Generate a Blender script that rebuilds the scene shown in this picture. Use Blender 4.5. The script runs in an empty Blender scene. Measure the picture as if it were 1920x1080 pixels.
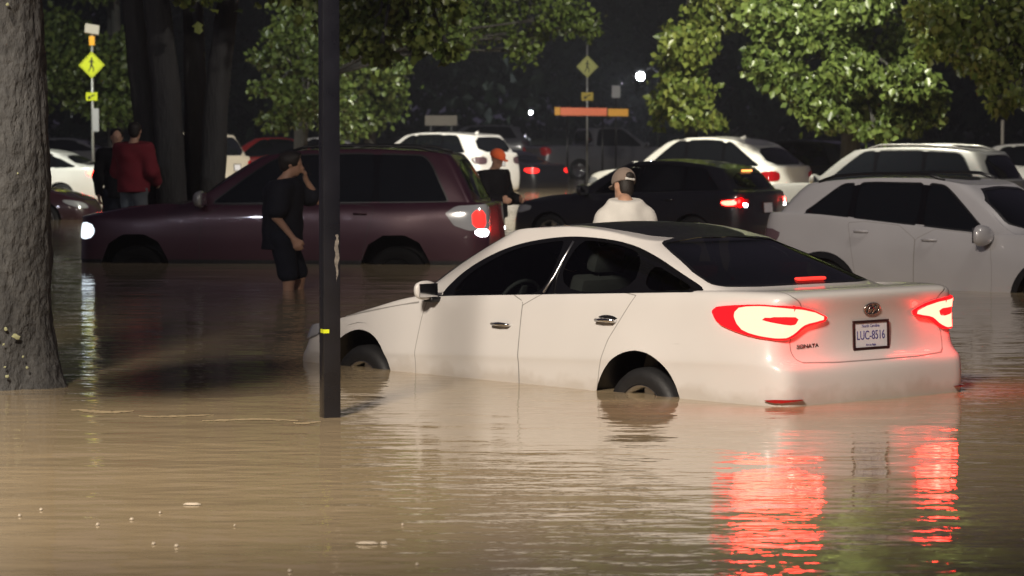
import bpy, bmesh, math, random
import numpy as np
from mathutils import Vector, Matrix
D = bpy.data; SC = bpy.context.scene
R = math.radians
# ------------------------------------------------------------------ camera
FPX = 5500.0; CAMZ = 1.66; TH = math.atan(297/FPX)
cam = D.cameras.new('camera'); camo = D.objects.new('camera', cam); SC.collection.objects.link(camo)
camo.location = (0, 0, CAMZ); camo.rotation_euler = (R(90)-TH, 0, 0)
cam.sensor_width = 36; cam.lens = FPX*36/1920; cam.clip_start = .5; cam.clip_end = 2000
cam.dof.use_dof = True; cam.dof.focus_distance = 18.5; cam.dof.aperture_fstop = 5.2
SC.camera = camo
SC.render.resolution_x = 1024; SC.render.resolution_y = 576
# ------------------------------------------------------------------ world: night sky
W = D.worlds.new('World'); SC.world = W; W.use_nodes = True
nt = W.node_tree
bg = nt.nodes['Background']
sky = nt.nodes.new('ShaderNodeTexSky'); sky.sky_type = 'NISHITA'; sky.sun_disc = False
sky.sun_elevation = R(-4); sky.sun_rotation = R(160); sky.altitude = 100
tint = nt.nodes.new('ShaderNodeMix'); tint.data_type = 'RGBA'; tint.inputs[0].default_value = .75
nt.links.new(sky.outputs[0], tint.inputs[6]); tint.inputs[7].default_value = (.044, .038, .058, 1)
nt.links.new(tint.outputs[2], bg.inputs[0]); bg.inputs[1].default_value = .85
SC.view_settings.view_transform = 'Standard'; SC.view_settings.look = 'None'
SC.view_settings.exposure = 0; SC.view_settings.gamma = 1
cy = SC.cycles
cy.use_denoising = True; cy.max_bounces = 6; cy.glossy_bounces = 4; cy.transparent_max_bounces = 12
cy.sample_clamp_indirect = 4; cy.sample_clamp_direct = 0; cy.caustics_reflective = False; cy.caustics_refractive = False
# ------------------------------------------------------------------ car park lamps out of view, plus added fill spots
def spot(name, loc, tgt, power, col, size=.35, angle=120, blend=.6):
    l = D.lights.new(name, 'SPOT'); o = D.objects.new(name, l); SC.collection.objects.link(o)
    l.energy = power; l.color = col; l.shadow_soft_size = size; l.spot_size = R(angle); l.spot_blend = blend
    o.location = loc; o.rotation_euler = (Vector(tgt)-Vector(loc)).to_track_quat('-Z', 'Y').to_euler()
    return o
spot('lamp_key', (-4.5, 2.5, 11), (-2.3, 19.3, 0), 28500, (1, .88, .74), 1.3, 52, 1.0)
spot('fill_left', (-13, 10, 9), (-4, 36, .5), 1700, (.84, .88, 1), .28, 100, .9)  # added cool fill for highlights on the maroon vehicle and left trunk
spot('lamp_mid', (8, 27, 8.5), (7.5, 50, 1.5), 4600, (1, .93, .83), .4, 130, .9)
spot('lamp_far', (4, 49, 7.6), (4, 62, 0), 9000, (1, .96, .78), .4, 170, .8)
spot('fill_back', (-.5, 70, 7.2), (0, 90, 0), 7000, (1, .95, .84), .4, 170, .8)  # added unseen spot to light the signs and orange bar
spot('fill_west', (-13, 64, 7.6), (-9, 80, 1), 3200, (.96, 1, .88), .4, 165, .8)  # added unseen fill to brighten the left trees

# ------------------------------------------------------------------ helpers
CT, ST = math.cos(TH), math.sin(TH)
def at(u, v, Y):                    # point seen at photo pixel (u, v) at distance Y
    dx = (u-960)/FPX; dv = (540-v)/FPX
    dy = CT+dv*ST; dz = -ST+dv*CT
    t = Y/dy
    return Vector((dx*t, Y, CAMZ+dz*t))
def gp(u, v):                       # point of the water level seen at photo pixel (u, v)
    dx = (u-960)/FPX; dv = (540-v)/FPX
    dy = CT+dv*ST; dz = -ST+dv*CT
    t = -CAMZ/dz
    return Vector((dx*t, dy*t, 0))
def link(o): SC.collection.objects.link(o); return o
def tag(o, label=None, cat=None, group=None, kind=None):
    if label: o['label'] = label
    if cat: o['category'] = cat
    if group: o['group'] = group
    if kind: o['kind'] = kind
    return o
def empty(name, loc=(0, 0, 0), rz=0, ry=0):
    o = D.objects.new(name, None); link(o); o.location = loc; o.rotation_mode = 'XYZ'
    o.rotation_euler = (0, ry, rz); o.empty_display_size = .2
    return o
def mesh(name, verts, faces, mats, parent=None, smooth=True, mi=None, normals=None):
    me = D.meshes.new(name)
    me.from_pydata([tuple(v) for v in verts], [], [tuple(int(i) for i in f) for f in faces])
    for m in (mats if isinstance(mats, (list, tuple)) else [mats]): me.materials.append(m)
    if mi is not None: me.polygons.foreach_set('material_index', np.array(mi, np.int32))
    if smooth: me.polygons.foreach_set('use_smooth', np.ones(len(me.polygons), bool))
    if normals is not None:
        me.normals_split_custom_set_from_vertices([tuple(n) for n in normals])
    me.update()
    o = D.objects.new(name, me); link(o)
    if parent: o.parent = parent
    return o
class MB:                           # collects shapes into one mesh
    def __init__(s): s.v = []; s.f = []; s.m = []
    def add(s, vs, fs, mi=0):
        b = len(s.v); s.v += [tuple(v) for v in vs]; s.f += [tuple(b+i for i in f) for f in fs]; s.m += [mi]*len(fs)
    def box(s, c, d, rot=None, mi=0, bev=0):
        bm = bmesh.new(); bmesh.ops.create_cube(bm, size=1)
        for v in bm.verts: v.co = Vector((v.co.x*d[0], v.co.y*d[1], v.co.z*d[2]))
        if bev: bmesh.ops.bevel(bm, geom=bm.edges[:], offset=bev, segments=2, affect='EDGES', profile=.6)
        M = Matrix.Translation(c) @ (rot.to_4x4() if rot else Matrix())
        bm.verts.index_update()
        s.add([M @ v.co for v in bm.verts], [[v.index for v in f.verts] for f in bm.faces], mi); bm.free()
    def tube(s, pts, rad, n=8, mi=0, caps=True):
        pts = [Vector(p) for p in pts]; rings = []
        for i, p in enumerate(pts):
            d = (pts[min(i+1, len(pts)-1)]-pts[max(i-1, 0)]).normalized()
            a = d.orthogonal().normalized() if i == 0 else (a - d*a.dot(d)).normalized()
            b = d.cross(a); r = rad[i] if hasattr(rad, '__len__') else rad
            rings.append([p+(a*math.cos(t)+b*math.sin(t))*r for t in [2*math.pi*k/n for k in range(n)]])
        vs = [v for r_ in rings for v in r_]
        fs = [(i*n+k, i*n+(k+1) % n, (i+1)*n+(k+1) % n, (i+1)*n+k) for i in range(len(pts)-1) for k in range(n)]
        if caps: fs += [tuple(range(n))[::-1], tuple((len(pts)-1)*n+k for k in range(n))]
        s.add(vs, fs, mi)
    def lathe(s, prof, n=24, M=Matrix(), mi=0):   # prof: (radius, height along local z)
        vs = []; fs = []
        for r_, h in prof:
            vs += [M @ Vector((r_*math.cos(2*math.pi*k/n), r_*math.sin(2*math.pi*k/n), h)) for k in range(n)]
        for i in range(len(prof)-1):
            fs += [(i*n+k, i*n+(k+1) % n, (i+1)*n+(k+1) % n, (i+1)*n+k) for k in range(n)]
        s.add(vs, fs, mi)
    def build(s, name, mats, parent=None, smooth=False, auto=None):
        o = mesh(name, s.v, s.f, mats, parent, smooth, s.m)
        if auto: shade_auto(o, auto)
        return o
def shade_auto(o, ang=35):
    me = o.data; bm = bmesh.new(); bm.from_mesh(me)
    for f in bm.faces: f.smooth = True
    for e in bm.edges: e.smooth = not (len(e.link_faces) == 2 and e.calc_face_angle(0) > R(ang))
    bm.to_mesh(me); bm.free()
# ------------------------------------------------------------------ materials
def mat(name, col, rough=.5, metal=0, spec=.5, coat=0, emit=None, es=0, sheen=0, trans=0, ior=1.45):
    m = D.materials.new(name); m.use_nodes = True
    p = m.node_tree.nodes['Principled BSDF']
    p.inputs['Base Color'].default_value = (*col, 1); p.inputs['Roughness'].default_value = rough
    p.inputs['Metallic'].default_value = metal; p.inputs['Specular IOR Level'].default_value = spec
    p.inputs['Coat Weight'].default_value = coat; p.inputs['Coat Roughness'].default_value = .04
    p.inputs['Sheen Weight'].default_value = sheen; p.inputs['Transmission Weight'].default_value = trans
    p.inputs['IOR'].default_value = ior
    if emit: p.inputs['Emission Color'].default_value = (*emit, 1); p.inputs['Emission Strength'].default_value = es
    return m
def N(m, t, **kw):
    n = m.node_tree.nodes.new(t)
    for k, v in kw.items():
        if k[0] == 'i': n.inputs[int(k[1:])].default_value = v
        else: setattr(n, k, v)
    return n
def L(m, a, b): m.node_tree.links.new(a, b)
def vary(m, scale=3, amt=.25, rvar=.15, bump=0, bscale=60, coord='Object', stretch=(1, 1, 1), c2=None):
    """noise-driven colour, roughness and bump on a Principled material"""
    p = m.node_tree.nodes['Principled BSDF']; c = list(p.inputs['Base Color'].default_value)
    tc = N(m, 'ShaderNodeTexCoord'); mp = N(m, 'ShaderNodeMapping'); mp.inputs['Scale'].default_value = stretch
    L(m, tc.outputs[coord], mp.inputs[0])
    n = N(m, 'ShaderNodeTexNoise'); n.inputs['Scale'].default_value = scale; n.inputs['Detail'].default_value = 6
    L(m, mp.outputs[0], n.inputs['Vector'])
    mx = N(m, 'ShaderNodeMix'); mx.data_type = 'RGBA'
    a = [x*(1-amt) for x in c[:3]]; b = c2 or [min(1, x*(1+amt)) for x in c[:3]]
    mx.inputs[6].default_value = (*a, 1); mx.inputs[7].default_value = (*b[:3], 1)
    L(m, n.outputs['Fac'], mx.inputs[0]); L(m, mx.outputs[2], p.inputs['Base Color'])
    if rvar:
        mr = N(m, 'ShaderNodeMapRange'); r0 = p.inputs['Roughness'].default_value
        mr.inputs['To Min'].default_value = max(0, r0-rvar); mr.inputs['To Max'].default_value = min(1, r0+rvar)
        L(m, n.outputs['Fac'], mr.inputs['Value']); L(m, mr.outputs[0], p.inputs['Roughness'])
    if bump:
        n2 = N(m, 'ShaderNodeTexNoise'); n2.inputs['Scale'].default_value = bscale; n2.inputs['Detail'].default_value = 5
        L(m, mp.outputs[0], n2.inputs['Vector'])
        bp = N(m, 'ShaderNodeBump'); bp.inputs['Strength'].default_value = 1; bp.inputs['Distance'].default_value = bump
        L(m, n2.outputs['Fac'], bp.inputs['Height']); L(m, bp.outputs[0], p.inputs['Normal'])
    return m
def paint(name, col, metal=0, rough=.35, dirt=.12):
    m = mat(name, col, rough, metal, .5, coat=.9)
    vary(m, 2.2, dirt, .05)
    p = m.node_tree.nodes['Principled BSDF']
    # inside of the shell is dark primer; rain drops give the clear coat a fine bump
    tc = N(m, 'ShaderNodeTexCoord'); vo = N(m, 'ShaderNodeTexVoronoi'); vo.inputs['Scale'].default_value = 55
    L(m, tc.outputs['Object'], vo.inputs['Vector'])
    mr = N(m, 'ShaderNodeMapRange'); mr.inputs['From Min'].default_value = .0; mr.inputs['From Max'].default_value = .28
    mr.inputs['To Min'].default_value = 1; mr.inputs['To Max'].default_value = 0
    L(m, vo.outputs['Distance'], mr.inputs['Value'])
    bp = N(m, 'ShaderNodeBump'); bp.inputs['Strength'].default_value = .25; bp.inputs['Distance'].default_value = .0012
    L(m, mr.outputs[0], bp.inputs['Height']); L(m, bp.outputs[0], p.inputs['Coat Normal'])
    out = m.node_tree.nodes['Material Output']
    g = N(m, 'ShaderNodeNewGeometry'); mx = N(m, 'ShaderNodeMixShader'); d = N(m, 'ShaderNodeBsdfDiffuse')
    d.inputs[0].default_value = (.012, .012, .014, 1)
    L(m, g.outputs['Backfacing'], mx.inputs[0]); L(m, p.outputs[0], mx.inputs[1]); L(m, d.outputs[0], mx.inputs[2])
    L(m, mx.outputs[0], out.inputs[0])
    return m
def glass(name, tint=(.25, .27, .28), opaque=0.0):
    """window glass: tinted see-through body under a Fresnel reflection"""
    m = D.materials.new(name); m.use_nodes = True; n = m.node_tree.nodes; n.remove(n['Principled BSDF'])
    out = n['Material Output']
    tr = N(m, 'ShaderNodeBsdfTransparent'); tr.inputs[0].default_value = (*tint, 1)
    di = N(m, 'ShaderNodeBsdfDiffuse'); di.inputs[0].default_value = (.006, .007, .009, 1)
    m0 = N(m, 'ShaderNodeMixShader'); m0.inputs[0].default_value = opaque
    L(m, tr.outputs[0], m0.inputs[1]); L(m, di.outputs[0], m0.inputs[2])
    gl = N(m, 'ShaderNodeBsdfGlossy'); gl.inputs['Roughness'].default_value = .03
    fr = N(m, 'ShaderNodeFresnel'); fr.inputs[0].default_value = 1.5
    m1 = N(m, 'ShaderNodeMixShader')
    L(m, fr.outputs[0], m1.inputs[0]); L(m, m0.outputs[0], m1.inputs[1]); L(m, gl.outputs[0], m1.inputs[2])
    L(m, m1.outputs[0], out.inputs[0])
    return m
def emis(name, col, s, base=None):
    return mat(name, base or col, .25, emit=col, es=s)
MT = {}
MT['white'] = paint('white_paint', (.78, .76, .73)); MT['ivory'] = paint('ivory_paint', (.56, .54, .525), dirt=.06)
MT['cream'] = paint('cream_paint', (.74, .70, .60))
MT['silver'] = paint('silver_paint', (.24, .237, .235), .3)
MT['pearl'] = paint('pearl_paint', (.37, .36, .372), .1)
MT['maroon'] = paint('maroon_paint', (.036, .008, .017), .3)
MT['black'] = paint('black_paint', (.010, .010, .013))
MT['red'] = paint('red_paint', (.30, .02, .02))
MT['beige'] = paint('beige_paint', (.50, .45, .36), .1)
MT['grey'] = paint('grey_paint', (.14, .14, .15), .3)
MT['seam'] = mat('panel_gap', (.03, .03, .03), .8); MT['seam_light'] = mat('fine_panel_gap', (.22, .21, .20), .6)
MT['trim'] = vary(mat('black_plastic_trim', (.006, .006, .007), .38), 20, .3, .08)
MT['rubber'] = vary(mat('tyre_rubber', (.009, .009, .010), .6), 30, .3, .1, .002, 90)
MT['alloy'] = mat('wheel_alloy', (.45, .45, .46), .32, 1)
MT['dark_wheel'] = mat('shade_black_wheel', (.004, .004, .004), .8, spec=.1)  # near-black: wheel-arch shade put into the tyre and rim colour
MT['chrome'] = mat('chrome', (.75, .75, .76), .12, 1)
MT['glass_clear'] = glass('window_glass', (.42, .46, .45))
MT['glass_tint'] = glass('tinted_glass', (.12, .13, .14), .5)
MT['glass_dark'] = glass('privacy_glass', (.05, .05, .06), .92)
MT['lens_red'] = mat('red_lens', (.25, .004, .006), .12, coat=1, emit=(1, .02, .02), es=.06)
MT['lens_clear'] = mat('clear_lens', (.45, .46, .48), .12, .4, coat=1)
MT['fabric_seat'] = vary(mat('seat_fabric', (.085, .082, .08), .9), 8, .2, .05, .002, 200)
MT['plastic_in'] = mat('dashboard_plastic', (.05, .05, .052), .7)
MT['plate'] = mat('plate_sheet', (.62, .62, .66), .35)
MT['plate_blue'] = mat('plate_ink', (.06, .05, .22), .5)
MT['plate_frame'] = mat('plate_frame', (.06, .03, .03), .35, .6)
MT['brake'] = emis('brake_light', (1, .026, .017), 38, (.6, .05, .05))
MT['brake_dim'] = emis('running_light', (1, .03, .02), 6, (.5, .02, .02))
MT['brake_red'] = emis('red_lamp', (1, .02, .015), 2.2, (.5, .02, .02))
MT['reverse'] = emis('white_lamp', (.95, .97, 1), 20, (.8, .8, .8))
MT['head'] = emis('headlamp', (.8, .92, 1), 1.7, (.8, .8, .8))
MT['amber'] = emis('amber_lamp', (1, .35, .08), 3, (.7, .3, .1))
MT['brake_hi'] = emis('high_brake_lamp', (1, .03, .02), 1.6, (.5, .05, .04))
MT['badge'] = mat('badge_metal', (.42, .40, .38), .25, 1)
MT['dark_maroon'] = paint('dark_maroon_paint', (.030, .008, .012)); MT['grey_lens'] = mat('smoked_lens', (.10, .06, .07), .2, coat=1)

MT['lens_lit'] = mat('lit_red_lens', (.3, .004, .006), .15, coat=1, emit=(1, .005, .008), es=2.4)

MT['pillar'] = mat('gloss_black', (.004, .004, .005), .05)

def bloom_light(parent, loc, power, col=(1, .02, .015), rad=.02):  # added red point light imitating bloom beside a lit tail lamp
    l = D.lights.new('tail_bloom_light', 'POINT'); l.energy = power; l.color = col; l.shadow_soft_size = rad
    o = D.objects.new('tail_bloom_light', l); link(o); o.parent = parent; o.location = loc; return o

def muddy(m):
    # dried splash line a hand above the water, ragged upper edge
    p = m.node_tree.nodes['Principled BSDF']; src = p.inputs['Base Color'].links[0].from_socket
    tc = N(m, 'ShaderNodeTexCoord'); sp = N(m, 'ShaderNodeSeparateXYZ'); L(m, tc.outputs['Object'], sp.inputs[0])
    n = N(m, 'ShaderNodeTexNoise'); n.inputs['Scale'].default_value = 7; n.inputs['Detail'].default_value = 8; L(m, tc.outputs['Object'], n.inputs['Vector'])
    a = N(m, 'ShaderNodeMath', operation='MULTIPLY_ADD'); a.inputs[1].default_value = -.22; L(m, n.outputs['Fac'], a.inputs[0]); L(m, sp.outputs['Z'], a.inputs[2])
    r = N(m, 'ShaderNodeMapRange'); r.inputs['From Min'].default_value = .36; r.inputs['From Max'].default_value = .44; r.inputs['To Min'].default_value = .32; r.inputs['To Max'].default_value = 0
    L(m, a.outputs[0], r.inputs['Value']); x = N(m, 'ShaderNodeMix'); x.data_type = 'RGBA'; x.inputs[7].default_value = (.24, .18, .12, 1)
    L(m, r.outputs[0], x.inputs[0]); L(m, src, x.inputs[6]); L(m, x.outputs[2], p.inputs['Base Color'])
muddy(MT['ivory'])

# ================================================================== water and ground
def ground_z(Y): return float(np.interp(Y, [0, 40, 55, 78, 115, 135, 170, 400], [-.45, -.45, -.28, -.18, .05, .35, 1.0, 2.4]))
def make_water():
    m = D.materials.new('flood_water'); m.use_nodes = True; p = m.node_tree.nodes['Principled BSDF']
    p.inputs['Roughness'].default_value = .035; p.inputs['IOR'].default_value = 1.33
    tc = N(m, 'ShaderNodeTexCoord')
    def noise(scale, st, det=3, rot=0, dist=0):
        mp = N(m, 'ShaderNodeMapping'); mp.inputs['Scale'].default_value = st; mp.inputs['Rotation'].default_value = (0, 0, R(rot)); L(m, tc.outputs['Object'], mp.inputs[0])
        n = N(m, 'ShaderNodeTexNoise'); n.inputs['Scale'].default_value = scale; n.inputs['Detail'].default_value = det; n.inputs['Distortion'].default_value = dist
        L(m, mp.outputs[0], n.inputs['Vector']); return n.outputs['Fac']
    def math_(op, a, b):
        q = N(m, 'ShaderNodeMath', operation=op)
        for i, x in enumerate((a, b)):
            if isinstance(x, (int, float)): q.inputs[i].default_value = x
            else: L(m, x, q.inputs[i])
        return q.outputs[0]
    col = N(m, 'ShaderNodeMix'); col.data_type = 'RGBA'; col.inputs[6].default_value = (.31, .24, .148, 1); col.inputs[7].default_value = (.38, .295, .185, 1)
    L(m, noise(.35, (1, 1, 1), 5, 0, .8), col.inputs[0]); L(m, col.outputs[2], p.inputs['Base Color'])
    # long low swell, short ripples, patches of calmer and rougher water
    h1 = math_('MULTIPLY', noise(1.6, (.55, 1, 1), 2, 6), WAVE[0]); h2 = math_('MULTIPLY', noise(6.5, (.5, 1, 1), 2, -5), WAVE[1]); h3 = math_('MULTIPLY', noise(20, (.5, 1, 1), 2, 9), WAVE[2])
    pat = N(m, 'ShaderNodeMapRange'); L(m, noise(.22, (1, .6, 1), 2), pat.inputs['Value']); pat.inputs['From Min'].default_value = .35; pat.inputs['From Max'].default_value = .65
    pat.inputs['To Min'].default_value = .28; pat.inputs['To Max'].default_value = 1.35
    h = math_('ADD', h1, math_('MULTIPLY', math_('ADD', h2, h3), pat.outputs[0]))
    bp = N(m, 'ShaderNodeBump'); bp.inputs['Strength'].default_value = 1; bp.inputs['Distance'].default_value = 1
    L(m, h, bp.inputs['Height']); L(m, bp.outputs[0], p.inputs['Normal'])
    xs = np.linspace(-90, 90, 2); ys = np.linspace(-6, 135, 2)
    o = mesh('water', [(-90, -6, 0), (90, -6, 0), (90, 135, 0), (-90, 135, 0)], [(0, 1, 2, 3)], m, None, False); tag(o, kind='structure')
WAVE = (.015, .0068, .0013)
make_water()
def make_ground():
    m = vary(mat('wet_asphalt', (.045, .043, .04), .45), .8, .35, .2, .01, 14)
    ys = [-8, 40, 55, 78, 100, 115, 135, 170, 250, 400]; xs = np.linspace(-140, 140, 15); v = []; f = []
    for y in ys: v += [(x, y, ground_z(y)+.03*math.sin(x*.3+y)) for x in xs]
    for i in range(len(ys)-1): f += [(i*15+k, i*15+k+1, (i+1)*15+k+1, (i+1)*15+k) for k in range(14)]
    tag(mesh('ground', v, f, m), kind='structure')
    g = vary(mat('lawn', (.05, .06, .025), .9), 1.5, .5, .05, .03, 20)
    v = []; f = []; ys = [138, 150, 170, 250, 395]
    for y in ys: v += [(x, y, ground_z(y)+.06+.03*math.sin(x*.3+y)) for x in xs]
    for i in range(len(ys)-1): f += [(i*15+k, i*15+k+1, (i+1)*15+k+1, (i+1)*15+k) for k in range(14)]
    tag(mesh('grass_bank', v, f, g), kind='structure')
    c = vary(mat('concrete', (.34, .32, .29), .8), 3, .2, .1, .004, 40)
    b = MB(); b.box((0, 137.9, ground_z(138)+.05), (270, .35, .75), None, 0, .03); tag(b.build('kerb', c), kind='structure')
    # island with the trees
    b = MB(); b.box((-6.2, 40.6, -.22), (5.6, 5.2, .40), None, 0, .08); tag(b.build('kerb_island', c), kind='structure')
make_ground()
# ================================================================== trees
def bark(name, c, c2): 
    m = mat(name, c, .85); vary(m, 5, .4, .1, .035, 9, 'Object', (4, 4, .8), c2)
    return m
MT['bark'] = bark('oak_bark', (.075, .066, .058), (.17, .155, .14)); MT['bark_dark'] = bark('dark_bark', (.03, .03, .03), (.075, .07, .066))
def leafmat(name, c1, c2, gl=.35):
    m = D.materials.new(name); m.use_nodes = True; n = m.node_tree.nodes; p = n['Principled BSDF']; out = n['Material Output']
    g = N(m, 'ShaderNodeNewGeometry'); mx = N(m, 'ShaderNodeMix'); mx.data_type = 'RGBA'
    mx.inputs[6].default_value = (*c1, 1); mx.inputs[7].default_value = (*c2, 1); L(m, g.outputs['Random Per Island'], mx.inputs[0])
    L(m, mx.outputs[2], p.inputs['Base Color']); p.inputs['Roughness'].default_value = gl; p.inputs['Specular IOR Level'].default_value = .5
    tr = N(m, 'ShaderNodeBsdfTranslucent'); L(m, mx.outputs[2], tr.inputs[0]); ms = N(m, 'ShaderNodeMixShader'); ms.inputs[0].default_value = .35
    L(m, p.outputs[0], ms.inputs[1]); L(m, tr.outputs[0], ms.inputs[2]); L(m, ms.outputs[0], out.inputs[0]); return m
MT['leaf'] = leafmat('leaf_green', (.045, .072, .016), (.135, .18, .045)); MT['leaf_bright'] = leafmat('leaf_yellow_green', (.07, .11, .02), (.22, .25, .06))
MT['leaf_dark'] = leafmat('leaf_dark', (.02, .045, .015), (.05, .085, .03)); MT['leaf_far'] = leafmat('leaf_far', (.014, .026, .016), (.035, .052, .028), .7)
LEAF = np.array([(0, 0), (-.16, .22), (-.46, .30), (-.26, .48), (-.34, .78), (0, 1.05), (.34, .78), (.26, .48), (.46, .30), (.16, .22)])
def leaves(centres, count, size, rng, droop=.4, shape=LEAF):
    """centres: [(xyz, radius xyz)] leaf clumps; returns verts and faces of lobed leaves hung around them"""
    C_ = np.array([c for c, r in centres]); Rr = np.array([r for c, r in centres]); vol = np.prod(Rr, 1)**.66; pick = rng.choice(len(C_), count, p=vol/vol.sum())
    d = rng.normal(size=(count, 3)); d /= np.linalg.norm(d, axis=1, keepdims=True); rad = rng.random(count)**.45
    P = C_[pick]+d*rad[:, None]*Rr[pick]
    # pull the leaves towards twigs for a clumped look
    tw = rng.normal(size=(count//9+1, 3)); idx = rng.integers(0, count, count//9+1); seed = P[idx]
    near = rng.integers(0, len(idx), count); same = pick[idx[near]] == pick
    P = np.where(same[:, None], seed[near]+rng.normal(size=(count, 3))*size*1.15, P)
    s = size*rng.uniform(.6, 1.25, count)
    ax = rng.normal(size=(count, 3)); ax[:, 2] -= droop*2.0; ax /= np.linalg.norm(ax, axis=1, keepdims=True)
    b = np.cross(ax, rng.normal(size=(count, 3))); b /= np.linalg.norm(b, axis=1, keepdims=True); nn = np.cross(ax, b)
    k = len(shape); fold = np.abs(shape[:, 0])*.45
    V = P[:, None]+s[:, None, None]*(shape[None, :, 1:2]*ax[:, None]+shape[None, :, 0:1]*b[:, None]+fold[None, :, None]*nn[:, None])
    F = [];  base = np.arange(count)*k
    tri = [(0, 1, 2), (0, 2, 3), (0, 3, 4), (0, 4, 5), (0, 5, 6), (0, 6, 7), (0, 7, 8), (0, 8, 9)] if k == 10 else [(0, 1, 2), (0, 2, 3)]
    F = np.concatenate([np.stack([base+a, base+b_, base+c], 1) for a, b_, c in tri])
    return V.reshape(-1, 3), F
KITE = np.array([(0, 0), (-.38, .5), (0, 1.05), (.38, .5)])
def leafmesh(name, V, F, m, parent):
    me = D.meshes.new(name); me.vertices.add(len(V)); me.vertices.foreach_set('co', V.astype(np.float32).ravel())
    me.loops.add(len(F)*3); me.loops.foreach_set('vertex_index', F.astype(np.int32).ravel()); me.polygons.add(len(F))
    me.polygons.foreach_set('loop_start', np.arange(0, len(F)*3, 3, dtype=np.int32)); me.materials.append(m); me.update(calc_edges=True); me.validate()
    o = D.objects.new(name, me); link(o); o.parent = parent; return o
def limb(mb, pts, r0, r1, n=10, rough=.06, rng=None, sub=6):
    pts = [Vector(p) for p in pts]; out = []
    for i in range(len(pts)-1):
        for k in range(sub): out.append(pts[i].lerp(pts[i+1], k/sub))
    out.append(pts[-1]); out = [p+Vector((rng.uniform(-1, 1), rng.uniform(-1, 1), 0))*rough*.12 for p in out]
    rad = [r0+(r1-r0)*(i/(len(out)-1)) for i in range(len(out))]
    b = len(mb.v); mb.tube(out, rad, n)
    for i in range(b, b+len(out)*n):
        c = out[(i-b)//n]; v = Vector(mb.v[i]); a = math.atan2(v.y-c.y, v.x-c.x)
        f = 1+rough*(math.sin(a*5+c.z*.7)+.5*math.sin(a*11+c.z*2.3)+.3*math.sin(c.z*6+a*3))
        mb.v[i] = tuple(c+(v-c)*f)
def tree(label, base, trunks, clumps, count, size, lm, bk='bark_dark', limbs=(), seed=1, droop=.4, group=None, name='tree', shape=KITE, twigs=True, unit=None):
    """base: Vector on the ground; trunks/limbs: lists of (points, r0, r1) in world space; clumps: [(point, (rx, ry, rz))] in world space"""
    rng = np.random.default_rng(seed); root = empty(name, base); tag(root, label, 'tree', group); B = Vector(base)
    for pts, r0, r1 in trunks:
        m = MB(); limb(m, [Vector(p)-B for p in pts], r0, r1, 20, .05, rng, 10); m.build('trunk', MT[bk], root, True)
    m = MB()
    for pts, r0, r1 in limbs: limb(m, [Vector(p)-B for p in pts], r0, r1, 8, .05, rng, 4)
    if twigs and clumps:
        tops = [Vector(t[0][-1]) for t in trunks]+[Vector(l_[0][-1]) for l_ in limbs]+[Vector(t[0][len(t[0])//2]) for t in trunks]
        for c, r in clumps:
            c = Vector(c); a = min(tops, key=lambda t: (t-c).length); mid = a.lerp(c, .5)+Vector((0, 0, .3))
            limb(m, [a-B, mid-B, c-B], .05, .015, 6, .05, rng, 3)
            for _ in range(3):
                e = c+Vector([rng.uniform(-.8, .8)*r[i] for i in range(3)]); limb(m, [mid.lerp(c, .6)-B, c.lerp(e, .5)-B, e-B], .018, .006, 5, .05, rng, 2)
    if m.v: m.build('branches', MT[bk], root, True)
    if clumps:
        V, F = leaves([(np.array(c)-np.array(B), r) for c, r in clumps], count, size, rng, droop, shape)
        leafmesh('crown', V, F, MT[lm], root)
    return root
def clumps_px(lst, Y, jitter=.5, seed=0):
    """clump centres given where the photo shows them, at their own distance; radii in metres from pixels"""
    rg = random.Random(seed); out = []
    for u, v, ru, rv in lst:
        y = Y+rg.uniform(-jitter, jitter); p = at(u, v, y); k = y/FPX
        out.append((tuple(p), (ru*k, (ru+rv)*.5*k, rv*k)))
    return out
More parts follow.
